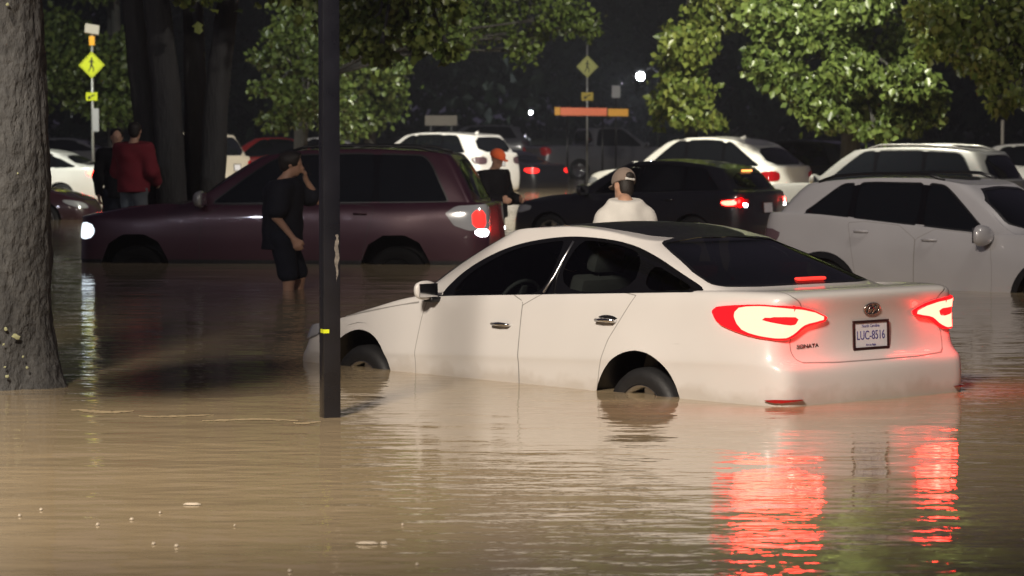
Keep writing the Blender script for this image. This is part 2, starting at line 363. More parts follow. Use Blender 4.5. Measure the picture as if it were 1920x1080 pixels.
def env_trees():
    rng = random.Random(3)
    # big trunk in the near left; its unseen crown is shaped to shade the left water
    b = gp(-8, 722); rn = np.random.default_rng(4); root = empty('tree', (b.x, b.y, 0)); tag(root, 'thick pale grey trunk in the near left with lichen at its foot', 'tree')
    m = MB(); n = 72; rings = 90; H = 5.0; vs = []; nz = [random.Random(9).uniform(0, 6.28) for _ in range(9)]
    for i in range(rings):
        z = -.5+(H+.5)*i/(rings-1); r0 = .335+.02*math.sin(z*1.3)-.012*z+.09*math.exp(-max(z, -.1)/.25)*(z > -.6)
        for k in range(n):
            a = 2*math.pi*k/n
            fl = math.exp(-max(z, 0)/.35)*(.06*max(0, math.sin(a*3+nz[0]))+.03*math.sin(a*5+nz[1]))
            ft = .007*math.sin(a*17+1.8*math.sin(z*3+nz[2])+nz[3])*math.sin(z*5+a*4)+.006*math.sin(a*29+2.5*math.sin(z*6.3+nz[4]))+.009*math.sin(z*19+a*9+nz[5])*math.sin(a*13+z*7)
            vs.append(((r0+fl+ft)*math.cos(a)+.02*math.sin(z), (r0+fl+ft)*math.sin(a), z))
    m.add(vs, [(i*n+k, i*n+(k+1) % n, (i+1)*n+(k+1) % n, (i+1)*n+k) for i in range(rings-1) for k in range(n)])
    m.build('trunk', MT['bark_big'], root, True)
    m = MB(); ls = []
    for k in range(9): ls.append((rng.uniform(-3.3, -.75), rng.uniform(-4.5, -3.5), rng.uniform(3.5, 4.3)))
    for k in range(34):      # unseen boughs towards the viewer, placed to shade the left water
        dy = rng.uniform(-5.4, -3.6)
        if k < 14: dy = rng.uniform(-4.4, -3.5); dx = rng.choice([rng.uniform(-2.6, -.85), rng.uniform(.3, .75)]); z = rng.uniform(3.0, 3.45)
        else: dx = rng.uniform(-3.4, -.55); z = rng.uniform(3.9, 7.6)
        if -.8 < dx < .45 and z < 5.1: z += 1.2
        ls.append((dx, dy, z))
    for (dx, dy, z) in [(-1.8, 1.5, 6.4), (1.2, 2.6, 6.6)]+ls[::3]:
        limb(m, [(0, 0, 4.2), (dx*.4, dy*.45, 5.6+.2*z*.2), (dx, dy, z)], .15, .03, 10, .06, rn, 5)
    m.build('branches', MT['bark_big'], root, True)
    cl = [((x, y, z), (.6, .7, .5)) for x, y, z in ls]+[((-1.8, 1.5, 6.4), (1.3, 1.3, .8)), ((1.2, 2.6, 6.6), (1.3, 1.3, .8))]
    V, F = leaves(cl, 19000, .15, rn, .4, KITE); leafmesh('crown', V, F, MT['leaf'], root)
    m = MB()
    for _ in range(46):   # lichen scabs
        a = rng.uniform(-2.6, -.9); z = rng.choice([rng.uniform(.05, .42), rng.uniform(.05, .35), rng.uniform(.5, 2.6)]); r = (.345+.09*math.exp(-z/.25)+.02+.03*math.exp(-z/.35)) if z < .6 else .345
        s_ = rng.uniform(.008, .028)*(1 if z < .6 else .5); c = Vector((r*math.cos(a), r*math.sin(a), z)); t = Vector((-math.sin(a), math.cos(a), 0)); nrm = Vector((math.cos(a), math.sin(a), 0))
        pts = [c+nrm*.006+(t*math.cos(q)+Vector((0, 0, 1))*math.sin(q))*s_*rng.uniform(.5, 1.2) for q in np.linspace(0, 2*math.pi, 9)[:-1]]
        pts.append(c+nrm*.018); m.add(pts, [(i, (i+1) % 8, 8) for i in range(8)])
    tag(m.build('lichen', MT['lichen'], root, True), kind='stuff')
    # the four-stemmed tree on the island, leaves hanging into the top of the frame
    B = at(335, 480, 40.8); B.z = -.03
    def tr(u0, v0, u1, v1, u2, v2, Y): return [Vector((at(u0, v0, Y).x, Y, -.05)), at(u1, v1, Y), at(u2, v2, Y), at(u2+(u2-u1)*1.2, v2-430, Y)]
    T = [(tr(300, 470, 268, 180, 240, -60, 40.4), .20, .10), (tr(326, 470, 312, 180, 288, -60, 40.1), .215, .15), (tr(362, 470, 366, 190, 360, -60, 41.0), .17, .12), (tr(392, 470, 405, 180, 432, -40, 40.6), .19, .12)]
    cl = clumps_px([(370, -30, 60, 26), (440, -42, 50, 24), (330, -50, 50, 22), (665, 20, 40, 45), (700, 60, 36, 34), (745, 20, 45, 40), (790, 58, 30, 34), (712, 95, 26, 20), (652, 60, 30, 40), (838, 92, 20, 15), (600, -30, 90, 34), (780, -30, 70, 40), (500, -45, 60, 20), (855, 10, 16, 20)], 39.0, .6, 5)
    tree('dark tree splitting into four stems behind the maroon vehicle', B, T, cl, 5200, .15, 'leaf_bright', 'bark_mid', seed=7, droop=.9, shape=LEAF,
         limbs=[([T[3][0][2], at(520, -90, 40), at(640, -60, 39.5), at(760, -40, 39)], .12, .03), ([T[1][0][2], at(340, -80, 40), at(370, -60, 39.5)], .10, .03)])
    # trees beyond, lit by lot lamps and added fill spots
    g = 'leafy trees standing beyond the parked cars'
    def bg(label, u, Y, cl, cnt, size, lm, seed, h=9, r=.2, droop=.3, jit=1.2, tb='bark_dark'):
        ru = random.Random(seed+50); x = at(u, 243, Y).x; b = Vector((x, Y, ground_z(Y)-.05)); tree(label, b, [([b, b+Vector((.1, 0, h*.35)), b+Vector((0, .1, h*.8))], r, r*.45)], clumps_px(cl, Y-1.2, jit, seed)+[((x+ru.uniform(-2.6, 2.6), Y+ru.uniform(-1, 2.2), ground_z(Y)+ru.uniform(h*.66, h*1.02)), (1.15, 1.15, .8)) for _ in range(12)], int(cnt*1.35), size, lm, tb, seed=seed, droop=droop, group=g)
    bg('green bushy tree behind the yellow crossing sign', 215, 82, [(205, 110, 50, 50), (235, 150, 45, 60), (160, 170, 60, 45), (120, 120, 50, 60), (215, 205, 50, 35), (110, 60, 60, 50), (245, 80, 30, 35), (60, 140, 60, 80)], 13000, .20, 'leaf', 11)
    bg('layered green tree left of the black post', 560, 72, [(540, 75, 60, 34), (500, 110, 40, 22), (560, 130, 70, 30), (515, 165, 55, 22), (570, 190, 70, 28), (530, 225, 55, 24), (620, 100, 60, 60), (620, 200, 60, 50), (560, 20, 60, 40)], 12500, .17, 'leaf', 12, droop=.1)
    bg('grey green tree right of the black post', 690, 80, [(690, 130, 60, 50), (720, 190, 50, 50), (670, 210, 60, 50), (700, 60, 80, 50), (745, 130, 30, 50), (650, 260-20, 50, 20)], 11000, .19, 'leaf', 13)
    bg('dim tree with one pale hanging clump in the centre', 614, 64, [(985, 96, 38, 30), (965, 70, 26, 24), (1010, 60, 24, 30), (900, 40, 90, 50), (840, 60, 60, 60), (1060, 30, 60, 40), (960, -10, 120, 40), (1110, 50, 22, 34)], 11000, .15, 'leaf', 14)
    bg('tall narrow green tree beside the street light', 1290, 60, [(1330, 30, 60, 40), (1300, 80, 55, 40), (1270, 120, 42, 40), (1290, 165, 60, 35), (1245, 190, 32, 34), (1300, 215, 50, 26), (1340, 225, 26, 20), (1350, -10, 60, 40), (1260, 70, 26, 36), (1232, 232, 14, 12)], 16000, .165, 'leaf_bright', 15, r=.16, droop=.6, jit=.8)
    bg('broad green tree hanging low over the silver vehicle', 1590, 57, [(1430, 30, 50, 40), (1490, 60, 60, 45), (1420, 110, 30, 40), (1470, 140, 50, 40), (1520, 175, 55, 45), (1580, 60, 60, 50), (1600, 130, 60, 50), (1640, 200, 60, 40), (1700, 150, 60, 40), (1700, 215, 55, 36), (1560, 215, 55, 32), (1640, 245, 40, 22), (1700, 80, 50, 50), (1620, 10, 70, 40), (1500, 0, 70, 40), (1520, 225, 14, 12), (1755, 190, 26, 44)], 25000, .165, 'leaf', 16, r=.22, droop=.6, jit=1.0)
    bg('light green tree at the right edge with drooping tips', 1960, 50, [(1790, 30, 70, 50), (1860, 60, 60, 50), (1900, 110, 50, 40), (1830, 110, 50, 30), (1910, 20, 60, 50), (1860, 150, 36, 26), (1880, 190, 24, 26), (1740, 20, 50, 40), (1910, 170, 24, 24), (1760, 80, 50, 30), (1858, 200, 10, 12)], 18000, .15, 'leaf_bright', 17, r=.18, droop=.7, jit=.8)
    # hedge-dark wood far behind, one mass
    rn = np.random.default_rng(21); cl = [((rn.uniform(-48, 48), rn.uniform(150, 185), rn.uniform(1.5, 14)), (4.5, 3, 3)) for _ in range(190)]
    V, F = leaves(cl, 60000, .8, rn, .2, KITE); o = leafmesh('distant_wood', V, F, MT['leaf_far'], None); tag(o, kind='stuff')
MT['bark_big'] = mat('old_bark', (.032, .032, .034), .9, spec=.2); vary(MT['bark_big'], 11, .6, .05, .06, 13, 'Object', (1.5, 1.5, .9), (.125, .124, .122))
MT['bark_mid'] = mat('smooth_bark', (.024, .024, .026), .85); vary(MT['bark_mid'], 4, .4, .1, .02, 12, 'Object', (3, 3, .6), (.055, .054, .054))
MT['lichen'] = vary(mat('lichen', (.34, .35, .20), .9), 30, .3, .05)
env_trees()

def haze():
    m = D.materials.new('night_haze'); m.use_nodes = True; n = m.node_tree.nodes; n.remove(n['Principled BSDF'])
    v = N(m, 'ShaderNodeVolumePrincipled'); v.inputs['Density'].default_value = HAZE; v.inputs['Color'].default_value = (.82, .84, .95, 1); v.inputs['Anisotropy'].default_value = .2
    L(m, v.outputs[0], n['Material Output'].inputs['Volume'])
    b = MB(); b.box((0, 195, 10), (290, 420, 27)); o = b.build('haze', m); tag(o, kind='stuff'); return o
HAZE = .0006
haze()

# ================================================================== cars
def bsp(P, n, axis=0):
    """uniform cubic B-spline through an already padded control array along axis 0, n spans -> sample fn"""
    def ev(u):
        u = np.asarray(u); i = np.clip(np.floor(u).astype(int), 0, n-1); t = (u-i)
        b = [(1-t)**3/6, (3*t**3-6*t**2+4)/6, (-3*t**3+3*t**2+3*t+1)/6, t**3/6]
        return sum(P[i+k]*b[k].reshape(-1, *([1]*(P.ndim-1))) for k in range(4))
    return ev
MIR = np.array([1, -1, 1.])
def car_net(q):
    """control net [ring, station, xyz] of half a body shell; x runs back from the nose, y to the left, z up"""
    g = q.get; Lc, Wd = q['L'], q['W']/2; fw, rw = q['fw'], q['rw']
    zb = g('zbot', .17); zs0, zs1 = q['zsf'], q['zsr']; zh = q['zhood']; zbf, zbr = q['zbf'], q['zbr']
    i9 = rw-.40
    XB = [0, .03, .17, fw-.48, fw, fw+.48] + list(np.linspace(fw+.48, i9, 5)[1:4]) + [i9, rw, rw+.42, Lc-.13, Lc-.03, Lc-.005, Lc]
    YB = [0, .55, .88, .965, .985, .99, .995, 1, 1, 1, .99, .975, .90, .66, .33, 0]
    YB = np.array(YB)*Wd; XB = np.array(XB)
    YB[11] = Wd*g('yr11', .975); YB[12] = Wd*g('yr12', .90); YB[13] = Wd*g('yr13', .66)
    n = 16; rings = []
    t = XB/Lc
    zsh = zs0+(zs1-zs0)*t**g('szp', 1.0)                      # shoulder crease
    zbelt = np.interp(XB, [0, q['xa'], rw+.1, Lc], [zh, zbf, zbr, g('zdeck', zbr)])
    fo = g('fo', [.14, .06, 0, .02, .07, .15, .26]); ro = g('ro', [.18, .08, .01, 0, .03, .07, .10])
    ins = g('ins', [.13, .045, .012, 0, .006, .022, .07])
    for j in range(7):
        fr = g('fr', [0, .06, .30, .60, .80])[j] if j < 5 else 1
        z = zb + (zsh-zb)*fr if j < 6 else zbelt
        if j == 5: z = zsh
        y = YB*(1-ins[j]/Wd)
        wf = np.clip((q['xa']-XB)/q['xa'], 0, 1); wr = np.clip((XB-rw)/(Lc-rw), 0, 1)
        x = XB + fo[j]*wf**2 - ro[j]*wr**2
        if 1 < j < 5:
            y = y + g('flare', .018)*(np.exp(-((XB-fw)/.42)**2)+np.exp(-((XB-rw)/.42)**2))*(np.arange(16) > 2)*(np.arange(16) < 13)
        rings.append(np.stack([x, y, z], 1))
    # glasshouse base and top
    wb = g('wbase', .80*Wd*1.09); xw, xa, xc, xg = q['xw'], q['xa'], q['xc'], q['xg']
    cb = g('cab', None)
    X8 = [xw, xw+.04, xw+.14, xw+.24, xa-.14, xa] + list(np.linspace(xa, xc, 6)[1:5]) + [xc-.02, xc+(xg-xc)*.45, xg-.10, xg-.04, xg-.01, xg]
    Y8 = np.array([0, .54, .82, .92, .965, .985, .995, 1, 1, .985, .955, .90, .80, .58, .27, 0])*wb
    if g('boxy'): Y8 = np.array([0, .54, .84, .94, .975, .99, 1, 1, 1, 1, .995, .985, .93, .64, .30, 0])*wb
    Z8 = np.interp(X8, [xw, xa, xc, xg], [g('zcowl', zbf+.02), zbf+.015, zbr+.02, g('zrg', zbr+.03)])
    wt = q['wtop']; xh, xs, xr, xe = q['xh'], q['xs'], q['xt'], q['xe']
    X10 = [xh, xh+.02, xh+.05, xh+.09, xh+.16, xs] + list(np.linspace(xs, xr, 6)[1:5]) + [xr, xr+(xe-xr)*.5, xe-.07, xe-.03, xe-.01, xe]
    Y10 = np.array([0, .5, .78, .90, .955, .98, .995, 1, 1, .985, .965, .92, .83, .6, .3, 0])*wt
    if g('boxy'): Y10 = np.array([0, .5, .8, .91, .96, .98, .99, 1, 1, 1, .99, .97, .90, .64, .31, 0])*wt
    zt = g('zt'); Z10 = np.interp(X10, zt[0], zt[1])
    r8 = np.stack([X8, Y8, Z8], 1); r10 = np.stack([X10, Y10, Z10], 1)
    r7 = rings[6]*.45+r8*.55; r7[:, 2] += .012
    k = np.arange(16)
    side = (k >= 6) & (k <= 10)
    r7[side] = rings[6][side]*.35+r8[side]*.65; r7[side, 2] = rings[6][side, 2]*.5+Z8[side]*.5
    # hood and deck crowns
    r7[:5, 2] = rings[6][:5, 2]*.42+Z8[:5]*.58+g('hoodb', .03)
    r7[12:, 2] = rings[6][12:, 2]*.5+Z8[12:]*.5+g('deckb', .012)
    r9 = (r8+r10)/2; r9[:, 1] += np.where(side, .018, .012)*(k > 0)*(k < 15)
    r9[:4, 0] -= .02; r9[13:, 0] += .03; r9[:4, 2] += .012; r9[12:, 2] += .012
    r11 = r10.copy(); r11[:, 1] *= .92; r11[:, 2] += .026
    cx = (xh+xe)/2
    r11[:, 0] += (cx-r11[:, 0])*.05
    r12 = r10.copy(); r12[:, 1] *= .5; r12[:, 2] = np.maximum(r11[:, 2]+.018, r10[:, 2]); r12[:, 0] += (cx-r12[:, 0])*.13
    r13 = r12.copy(); r13[:, 1] = 0; r13[:, 2] += .008; r13[:, 0] += (cx-r13[:, 0])*.05
    return np.array(rings+[r7, r8, r9, r10, r11, r12, r13])      # 14 rings x 16 stations
class Shell:
    def __init__(s, q, nu=130, nv=96):
        C = car_net(q)
        def pad(C):
            A = np.concatenate([C[:, 1:2]*MIR, C, C[:, -2:-1]*MIR], 1)
            return np.concatenate([2*A[:1]-A[1:2], A, A[-2:-1]*MIR], 0)
        def grid(C, U, V):
            P = pad(C)
            a = bsp(P, C.shape[0]-1)(V)             # nv, 18, 3
            return bsp(np.swapaxes(a, 0, 1), C.shape[1]-1)(U)  # nu, nv, 3
        ii = np.arange(C.shape[1], dtype=float); jj = np.arange(C.shape[0], dtype=float)
        C0 = C.copy()
        for _ in range(2):
            S = np.swapaxes(grid(C, ii, jj), 0, 1)
            C = C + q.get('tight', .75)*(C0-S)
        C[:, 0, 1] = 0; C[:, -1, 1] = 0; C[-1, :, 1] = 0
        U = np.linspace(0, C.shape[1]-1, nu); V = np.linspace(0, C.shape[0]-1, nv)
        P = grid(C, U, V); e = 1e-3
        du = grid(C, np.clip(U+e, 0, 15), V)-grid(C, np.clip(U-e, 0, 15), V)
        dv = grid(C, U, np.clip(V+e, 0, 13))-grid(C, U, np.clip(V-e, 0, 13))
        Nn = np.cross(dv, du); ln = np.linalg.norm(Nn, axis=2, keepdims=True); Nn = Nn/np.maximum(ln, 1e-12)
        Nn[:, 0 if False else -1, 1] = 0
        Nn[0, :, 1] = 0; Nn[-1, :, 1] = 0
        # outward orientation: side normals must point to +y
        if Nn[nu//2, nv//4, 1] < 0: Nn = -Nn
        Nn /= np.maximum(np.linalg.norm(Nn, axis=2, keepdims=True), 1e-9)
        idx = np.arange(nu*nv).reshape(nu, nv)
        a, b, c, d = idx[:-1, :-1].ravel(), idx[1:, :-1].ravel(), idx[1:, 1:].ravel(), idx[:-1, 1:].ravel()
        alt = ((np.arange(nu-1)[:, None]+np.arange(nv-1)[None]) % 2).ravel().astype(bool)
        t1 = np.where(alt[:, None], np.stack([a, b, c], 1), np.stack([a, b, d], 1))
        t2 = np.where(alt[:, None], np.stack([a, c, d], 1), np.stack([b, c, d], 1))
        s.T = np.concatenate([t1, t2]); s.P = P.reshape(-1, 3); s.N = Nn.reshape(-1, 3)
        f = np.cross(s.P[s.T[:, 1]]-s.P[s.T[:, 0]], s.P[s.T[:, 2]]-s.P[s.T[:, 0]])
        flip = (f*s.N[s.T].mean(1)).sum(1) < 0
        s.T[flip] = s.T[flip][:, [0, 2, 1]]
        UU, VV = np.meshgrid(U, V, indexing='ij')
        # wrap coordinate: distance along the waistline from the rear centre / front centre
        ring = grid(C, U, np.array([4.0]))[:, 0]; seg = np.r_[0, np.cumsum(np.linalg.norm(np.diff(ring, axis=0), axis=1))]
        qf = np.repeat(seg[:, None], nv, 1); qr = seg[-1]-qf
        s.A = np.stack([UU.ravel(), VV.ravel(), qf.ravel(), qr.ravel()], 1)
        s.tag = np.zeros(len(s.T), int)
    def cut(s, val):
        """split triangles along val == 0"""
        val = np.where(np.abs(val) < 1e-7, 1e-7, val); sg = val > 0
        T = s.T; k = sg[T].sum(1); mixed = np.where((k == 1) | (k == 2))[0]
        if not len(mixed): return val
        P, Nn, A, newv, cache, nT, nt_ = list(), list(), list(), list(), {}, [], []
        base = len(s.P)
        def mid(i, j):
            key = (i, j) if i < j else (j, i)
            if key not in cache:
                t = val[i]/(val[i]-val[j])
                P.append(s.P[i]+(s.P[j]-s.P[i])*t); n = s.N[i]+(s.N[j]-s.N[i])*t; Nn.append(n/np.linalg.norm(n))
                A.append(s.A[i]+(s.A[j]-s.A[i])*t); newv.append(0.0); cache[key] = base+len(P)-1
            return cache[key]
        for m in mixed:
            a, b, c = T[m]
            lone = sg[[a, b, c]] if k[m] == 1 else ~sg[[a, b, c]]
            r_ = int(np.argmax(lone)); a, b, c = [(a, b, c), (b, c, a), (c, a, b)][r_]
            ab, ac = mid(a, b), mid(a, c)
            nT += [(a, ab, ac), (ab, b, c), (ab, c, ac)]; nt_ += [s.tag[m]]*3
        keep = np.ones(len(T), bool); keep[mixed] = False
        s.T = np.concatenate([T[keep], np.array(nT)]); s.tag = np.concatenate([s.tag[keep], np.array(nt_)])
        s.P = np.concatenate([s.P, P]); s.N = np.concatenate([s.N, Nn]); s.A = np.concatenate([s.A, A])
        return np.concatenate([val, newv])
    def dist(s, poly, proj, smooth=2, r=None):
        pl = smooth_poly(poly, smooth)
        if proj == 'side': X = s.P[:, [0, 2]]
        elif proj == 'rear': X = s.P[:, [1, 2]]
        elif proj == 'top': X = s.P[:, [0, 1]]
        elif proj == 'wr': X = np.stack([s.A[:, 3], s.P[:, 2]], 1)
        elif proj == 'wf': X = np.stack([s.A[:, 2], s.P[:, 2]], 1)
        return sdpoly(X, pl)
    def region(s, d, tag, cond, off=0, src=None):
        """tag the triangles with d < off among those where cond(A, P) holds"""
        ok = cond(s.A, s.P)
        v = np.where(ok, d-off, 9.0)
        # neighbourhood guard: keep true distances next to the condition's edge
        v = s.cut(v)
        c = v[s.T]; ins = (c <= 1e-6).all(1)
        if src is not None: ins &= np.isin(s.tag, src)
        s.tag[ins] = tag
def smooth_poly(p, it=2):
    p = np.array(p, float)
    for _ in range(it):
        q = np.roll(p, -1, 0); p = np.stack([p*.75+q*.25, p*.25+q*.75], 1).reshape(-1, 2)
    return p
def sdpoly(X, pl):
    d = np.full(len(X), 1e9); inside = np.zeros(len(X), bool)
    for i in range(len(pl)):
        a, b = pl[i], pl[(i+1) % len(pl)]; e = b-a; w = X-a
        t = np.clip((w@e)/(e@e+1e-12), 0, 1); d = np.minimum(d, ((w-np.outer(t, e))**2).sum(1))
        c = (a[1] > X[:, 1]) != (b[1] > X[:, 1])
        with np.errstate(divide='ignore', invalid='ignore'):
            xi = (b[0]-a[0])*(X[:, 1]-a[1])/(b[1]-a[1]+1e-15)+a[0]
        inside ^= c & (X[:, 0] < xi)
    return np.where(inside, -1, 1)*np.sqrt(d)
def make_wheel(root, x, y, r, side, rim='alloy'):
    o = D.objects.new('wheel', None); link(o); o.parent = root; o.location = (x, y, r-(0 if rim == 'alloy' else .07))
    o.rotation_euler = (R(-90*side), 0, 0); o.empty_display_size = .1
    w = .11
    t = MB(); t.lathe([(r*.66, -w), (r*.80, -w-.012), (r*.94, -w), (r*.995, -w*.7), (r, 0), (r*.995, w*.7), (r*.94, w), (r*.80, w+.012), (r*.66, w)], 40)
    t.build('tyre', MT['rubber' if rim == 'alloy' else 'dark_wheel'], o, True)
    m = MB(); m.lathe([(r*.66, -w), (r*.67, w*.9), (r*.64, w), (r*.60, w*.8), (r*.58, -.02), (r*.1, -.03)], 40)
    m.build('rim_barrel', MT[rim], o, True)
    s = MB()
    s.lathe([(.0, w*.75), (.05, w*.75), (.06, w*.5), (.075, w*.1)], 20)
    if rim != 'alloy': s.lathe([(0, w*.7), (r*.3, w*.75), (r*.64, w*.7)], 24)
    for k in range(5 if rim == 'alloy' else 0):
        a0 = 2*math.pi*k/5
        for dd in (-.13, .13):
            a = a0+dd; ca, sa = math.cos(a), math.sin(a)
            for rr in ((.03, r*.63),):
                vs = []
                for (q, hw, zz) in ((.04, .022, w*.62), (r*.35, .018, w*.72), (r*.63, .024, w*.80)):
                    for sg in (-1, 1):
                        vs.append((q*ca-sg*hw*sa, q*sa+sg*hw*ca, zz)); vs.append((q*ca-sg*hw*sa, q*sa+sg*hw*ca, zz-.03))
                fs = []
                for j in (0, 4):
                    fs += [(j, j+4, j+6, j+2), (j+1, j+3, j+7, j+5), (j, j+1, j+5, j+4), (j+2, j+6, j+7, j+3)]
                s.add(vs, fs)
    s.build('rim', MT[rim], o, False, 30)
    return o
def arch_well(root, s, cx, cz, rad, side, flat):
    pass
def text_mesh(name, txt, size, m, parent, M, depth=.002, align='CENTER', sx=1):
    c = D.curves.new(name, 'FONT'); c.body = txt; c.size = size; c.extrude = depth; c.align_x = align; c.align_y = 'CENTER'
    o = D.objects.new(name, c); link(o)
    dg = bpy.context.evaluated_depsgraph_get(); dg.update()
    me = D.meshes.new_from_object(o.evaluated_get(dg)); D.objects.remove(o); D.curves.remove(c)
    me.name = name; me.materials.clear(); me.materials.append(m)
    me.transform(Matrix.Scale(sx, 4, Vector((1, 0, 0)))); me.transform(M)
    o = D.objects.new(name, me); link(o); o.parent = parent
    return o
def surf_pt(s, proj, a, b, cond=None):
    """nearest surface vertex to (a, b) in a projection -> point, normal"""
    X = {'side': s.P[:, [0, 2]], 'rear': s.P[:, [1, 2]], 'wr': np.stack([s.A[:, 3], s.P[:, 2]], 1), 'wf': np.stack([s.A[:, 2], s.P[:, 2]], 1), 'top': s.P[:, [0, 1]]}[proj]
    d = ((X-[a, b])**2).sum(1)
    if cond is not None: d = np.where(cond(s.A, s.P), d, 1e9)
    i = int(np.argmin(d)); return Vector(s.P[i]), Vector(s.N[i])
def cut_window(s, poly, tag, proj='side', cond=None, trim=.022, trimtag=None, smooth=2):
    d = s.dist(poly, proj, smooth)
    if trimtag: s.region(d, trimtag, cond, trim); d = s.dist(poly, proj, smooth)
    s.region(d, tag, cond, 0)
def seam(s, poly, proj, cond, w=.003, tagi=None, smooth=1, src=(0,), seamtag=1, closed=True):
    d = s.dist(poly, proj, smooth); 
    if tagi is not None:
        s.region(d, seamtag, cond, w, src); d = s.dist(poly, proj, smooth); s.region(d, tagi, cond, -w, (seamtag,)+tuple(src))
SIDE = lambda A, P: (A[:, 1] < 7.6) & (P[:, 1] > .45)
GLS = lambda A, P: (A[:, 1] > 6.2) & (A[:, 1] < 11.2) & (A[:, 0] > 4.1) & (A[:, 0] < 12.4) & (P[:, 1] > .3)
REAR = lambda A, P: (A[:, 0] > 11.2)
FRONT = lambda A, P: (A[:, 0] < 4.6)
def build_car(q, loc, heading, label, group=None, name='car', dz=-.45, pitch=0, parts_name='door', lvl=0, cat='car'):
    """heading: world angle the nose points to. q: body description"""
    res = q.get('res', 1.0)
    s = Shell(q, int(150*res), int(110*res))
    root = empty(name, (loc[0], loc[1], dz), heading+math.pi)
    root.rotation_euler = (0, pitch, heading+math.pi)
    tag(root, label, cat, group)
    org = Vector((-q.get('ox', q['rw']), 0, 0))
    pt = MT[q['paint']]; gl = MT[q.get('glass', 'glass_dark')]
    TAGS = {0: ('body', pt), 1: ('body', MT[q.get('seam', 'seam')]), 2: ('body', MT['trim']), 3: ('body', MT['pillar'])}
    names = {}
    def newtag(nm, m, recess=0): t = len(TAGS)+len(names)+5; names[t] = (nm, m, recess); return t
    # wheel arches (opening), with a lip
    for wx in (q['fw'], q['rw']):
        ar = q.get('arch', .365); ac = q.get('archz', .335)
        if q.get('trapz'):
            w2 = ar+.04; poly = [(wx-w2-.06, 0), (wx-w2, .36), (wx-w2*.62, ac+ar*.88), (wx+w2*.5, ac+ar*.9), (wx+w2*.92, .45), (wx+w2+.08, 0)]
            poly = smooth_poly(poly, 1)
        else:
            poly = [(wx+ar*math.cos(a), ac+(ar if math.sin(a) > 0 else .4)*math.sin(a)) for a in np.linspace(0, 2*math.pi, 40)[:-1]]
        cond = lambda A, P: (A[:, 1] < 5.8) & (P[:, 1] > .5)
        if q.get('cladding') and not q.get('trapz'):
            s.region(s.dist(poly, 'side', 0), 2, cond, .07)
        s.region(s.dist(poly, 'side', 0), 99, cond, 0)
    if q.get('cladding'):
        s.region(s.P[:, 2]-q['cladding'], 2, lambda A, P: A[:, 1] < 4, 0, (0,))
    tw = {}
    for i, (poly, nm) in enumerate(q['side_windows']):
        t = newtag(nm, MT[q.get('glass_f', q.get('glass', 'glass_dark'))] if i == 0 else gl, .004)
        cut_window(s, poly, t, 'side', GLS, q.get('wtrim', .02), 2, q.get('wsm', 2)); tw[i] = t
    # pillars between side windows: everything inside the daylight outline not glass is black trim
    dlo = q.get('dlo')
    if dlo: s.region(s.dist(dlo, 'side', 2), 3, GLS, .0, (0, 2))
    tws = newtag('windshield', MT['glass_clear'] if q.get('glass') == 'glass_clear' else MT['glass_tint'], .004)
    cut_window(s, q['ws'], tws, 'rear', lambda A, P: (A[:, 0] < 5.2) & (A[:, 1] > 7.4) & (A[:, 1] < 11.5), .025, 2, 1)
    trw = newtag('rear_window', MT[q['glass_r']] if 'glass_r' in q else gl, .004)
    cut_window(s, q['rwin'], trw, q.get('rwproj', 'rear'), lambda A, P: (A[:, 0] > 10.6) & (A[:, 1] > q.get('rwv', 6.3)) & (A[:, 1] < q.get('rwv1', 11.6)), q.get('rtrim', .02), 2, 1)
    if q.get('sunroof'):
        a, b, w_ = q['sunroof']; s.region(s.dist([(a, -w_), (b, -w_), (b, w_), (a, w_)], 'top', 2), 2, lambda A, P: (A[:, 1] > 10.6), 0, (0,))
    lamps = []
    reuse = {}; par = {}
    for nm, poly, proj, m, *pa in q.get('lamps', []):
        t = reuse.get((nm, m)) or newtag(nm, MT[m], 0); reuse[(nm, m)] = t
        if pa: par[t] = pa[0]
        cond = REAR if proj in ('wr',) else FRONT
        s.region(s.dist(poly, proj, 1), t, (lambda A, P, c=cond: c(A, P) & (A[:, 1] < 7.2)), 0)
        lamps.append(t)
    for i, poly in enumerate(q.get('doors', [])):
        t = newtag('door', pt, 0)
        seam(s, poly, 'side', SIDE, .0032, t, 1)
    for poly, proj, nm in q.get('panels', []):
        t = newtag(nm, pt, 0)
        if nm == 'line': s.region(s.dist(poly, 'side', 0), 1, SIDE, 0, (0,)); continue
        seam(s, poly, proj, {'wr': (lambda A, P: (A[:, 0] > 11) & (A[:, 1] < 7.8)), 'rear': (lambda A, P: (A[:, 0] > 11.6) & (A[:, 1] < 7.8)), 'side': SIDE, 'sliver': SIDE, 'top': (lambda A, P: (A[:, 1] > 5.2) & (A[:, 0] < 5))}[proj], .004, t, 1)
    # displacement: seams sink, lamps swell
    seamv = np.zeros(len(s.P))
    sv = np.unique(s.T[s.tag == 1]); ot = np.unique(s.T[s.tag != 1])
    inner = np.setdiff1d(sv, ot)
    P = s.P.copy(); P[inner] -= s.N[inner]*.01
    parts = {}
    def extract(mask, mirror, extra=0.0):
        T = s.T[mask]; vi, inv = np.unique(T, return_inverse=True); T2 = inv.reshape(-1, 3)
        p = P[vi]+s.N[vi]*extra; n = s.N[vi].copy()
        if mirror: p = p*MIR; n = n*MIR; T2 = T2[:, [0, 2, 1]]
        return p+np.array(org), T2, n
    # body = tags 0,1,2, both halves in one mesh
    V, F, NN, MI = [], [], [], []; b = 0
    for mir in (False, True):
        for k in (0, 1, 2, 3):
            p, T2, n = extract(s.tag == k, mir)
            if not len(p): continue
            V.append(p); F.append(T2+b); NN.append(n); MI += [k]*len(T2); b += len(p)
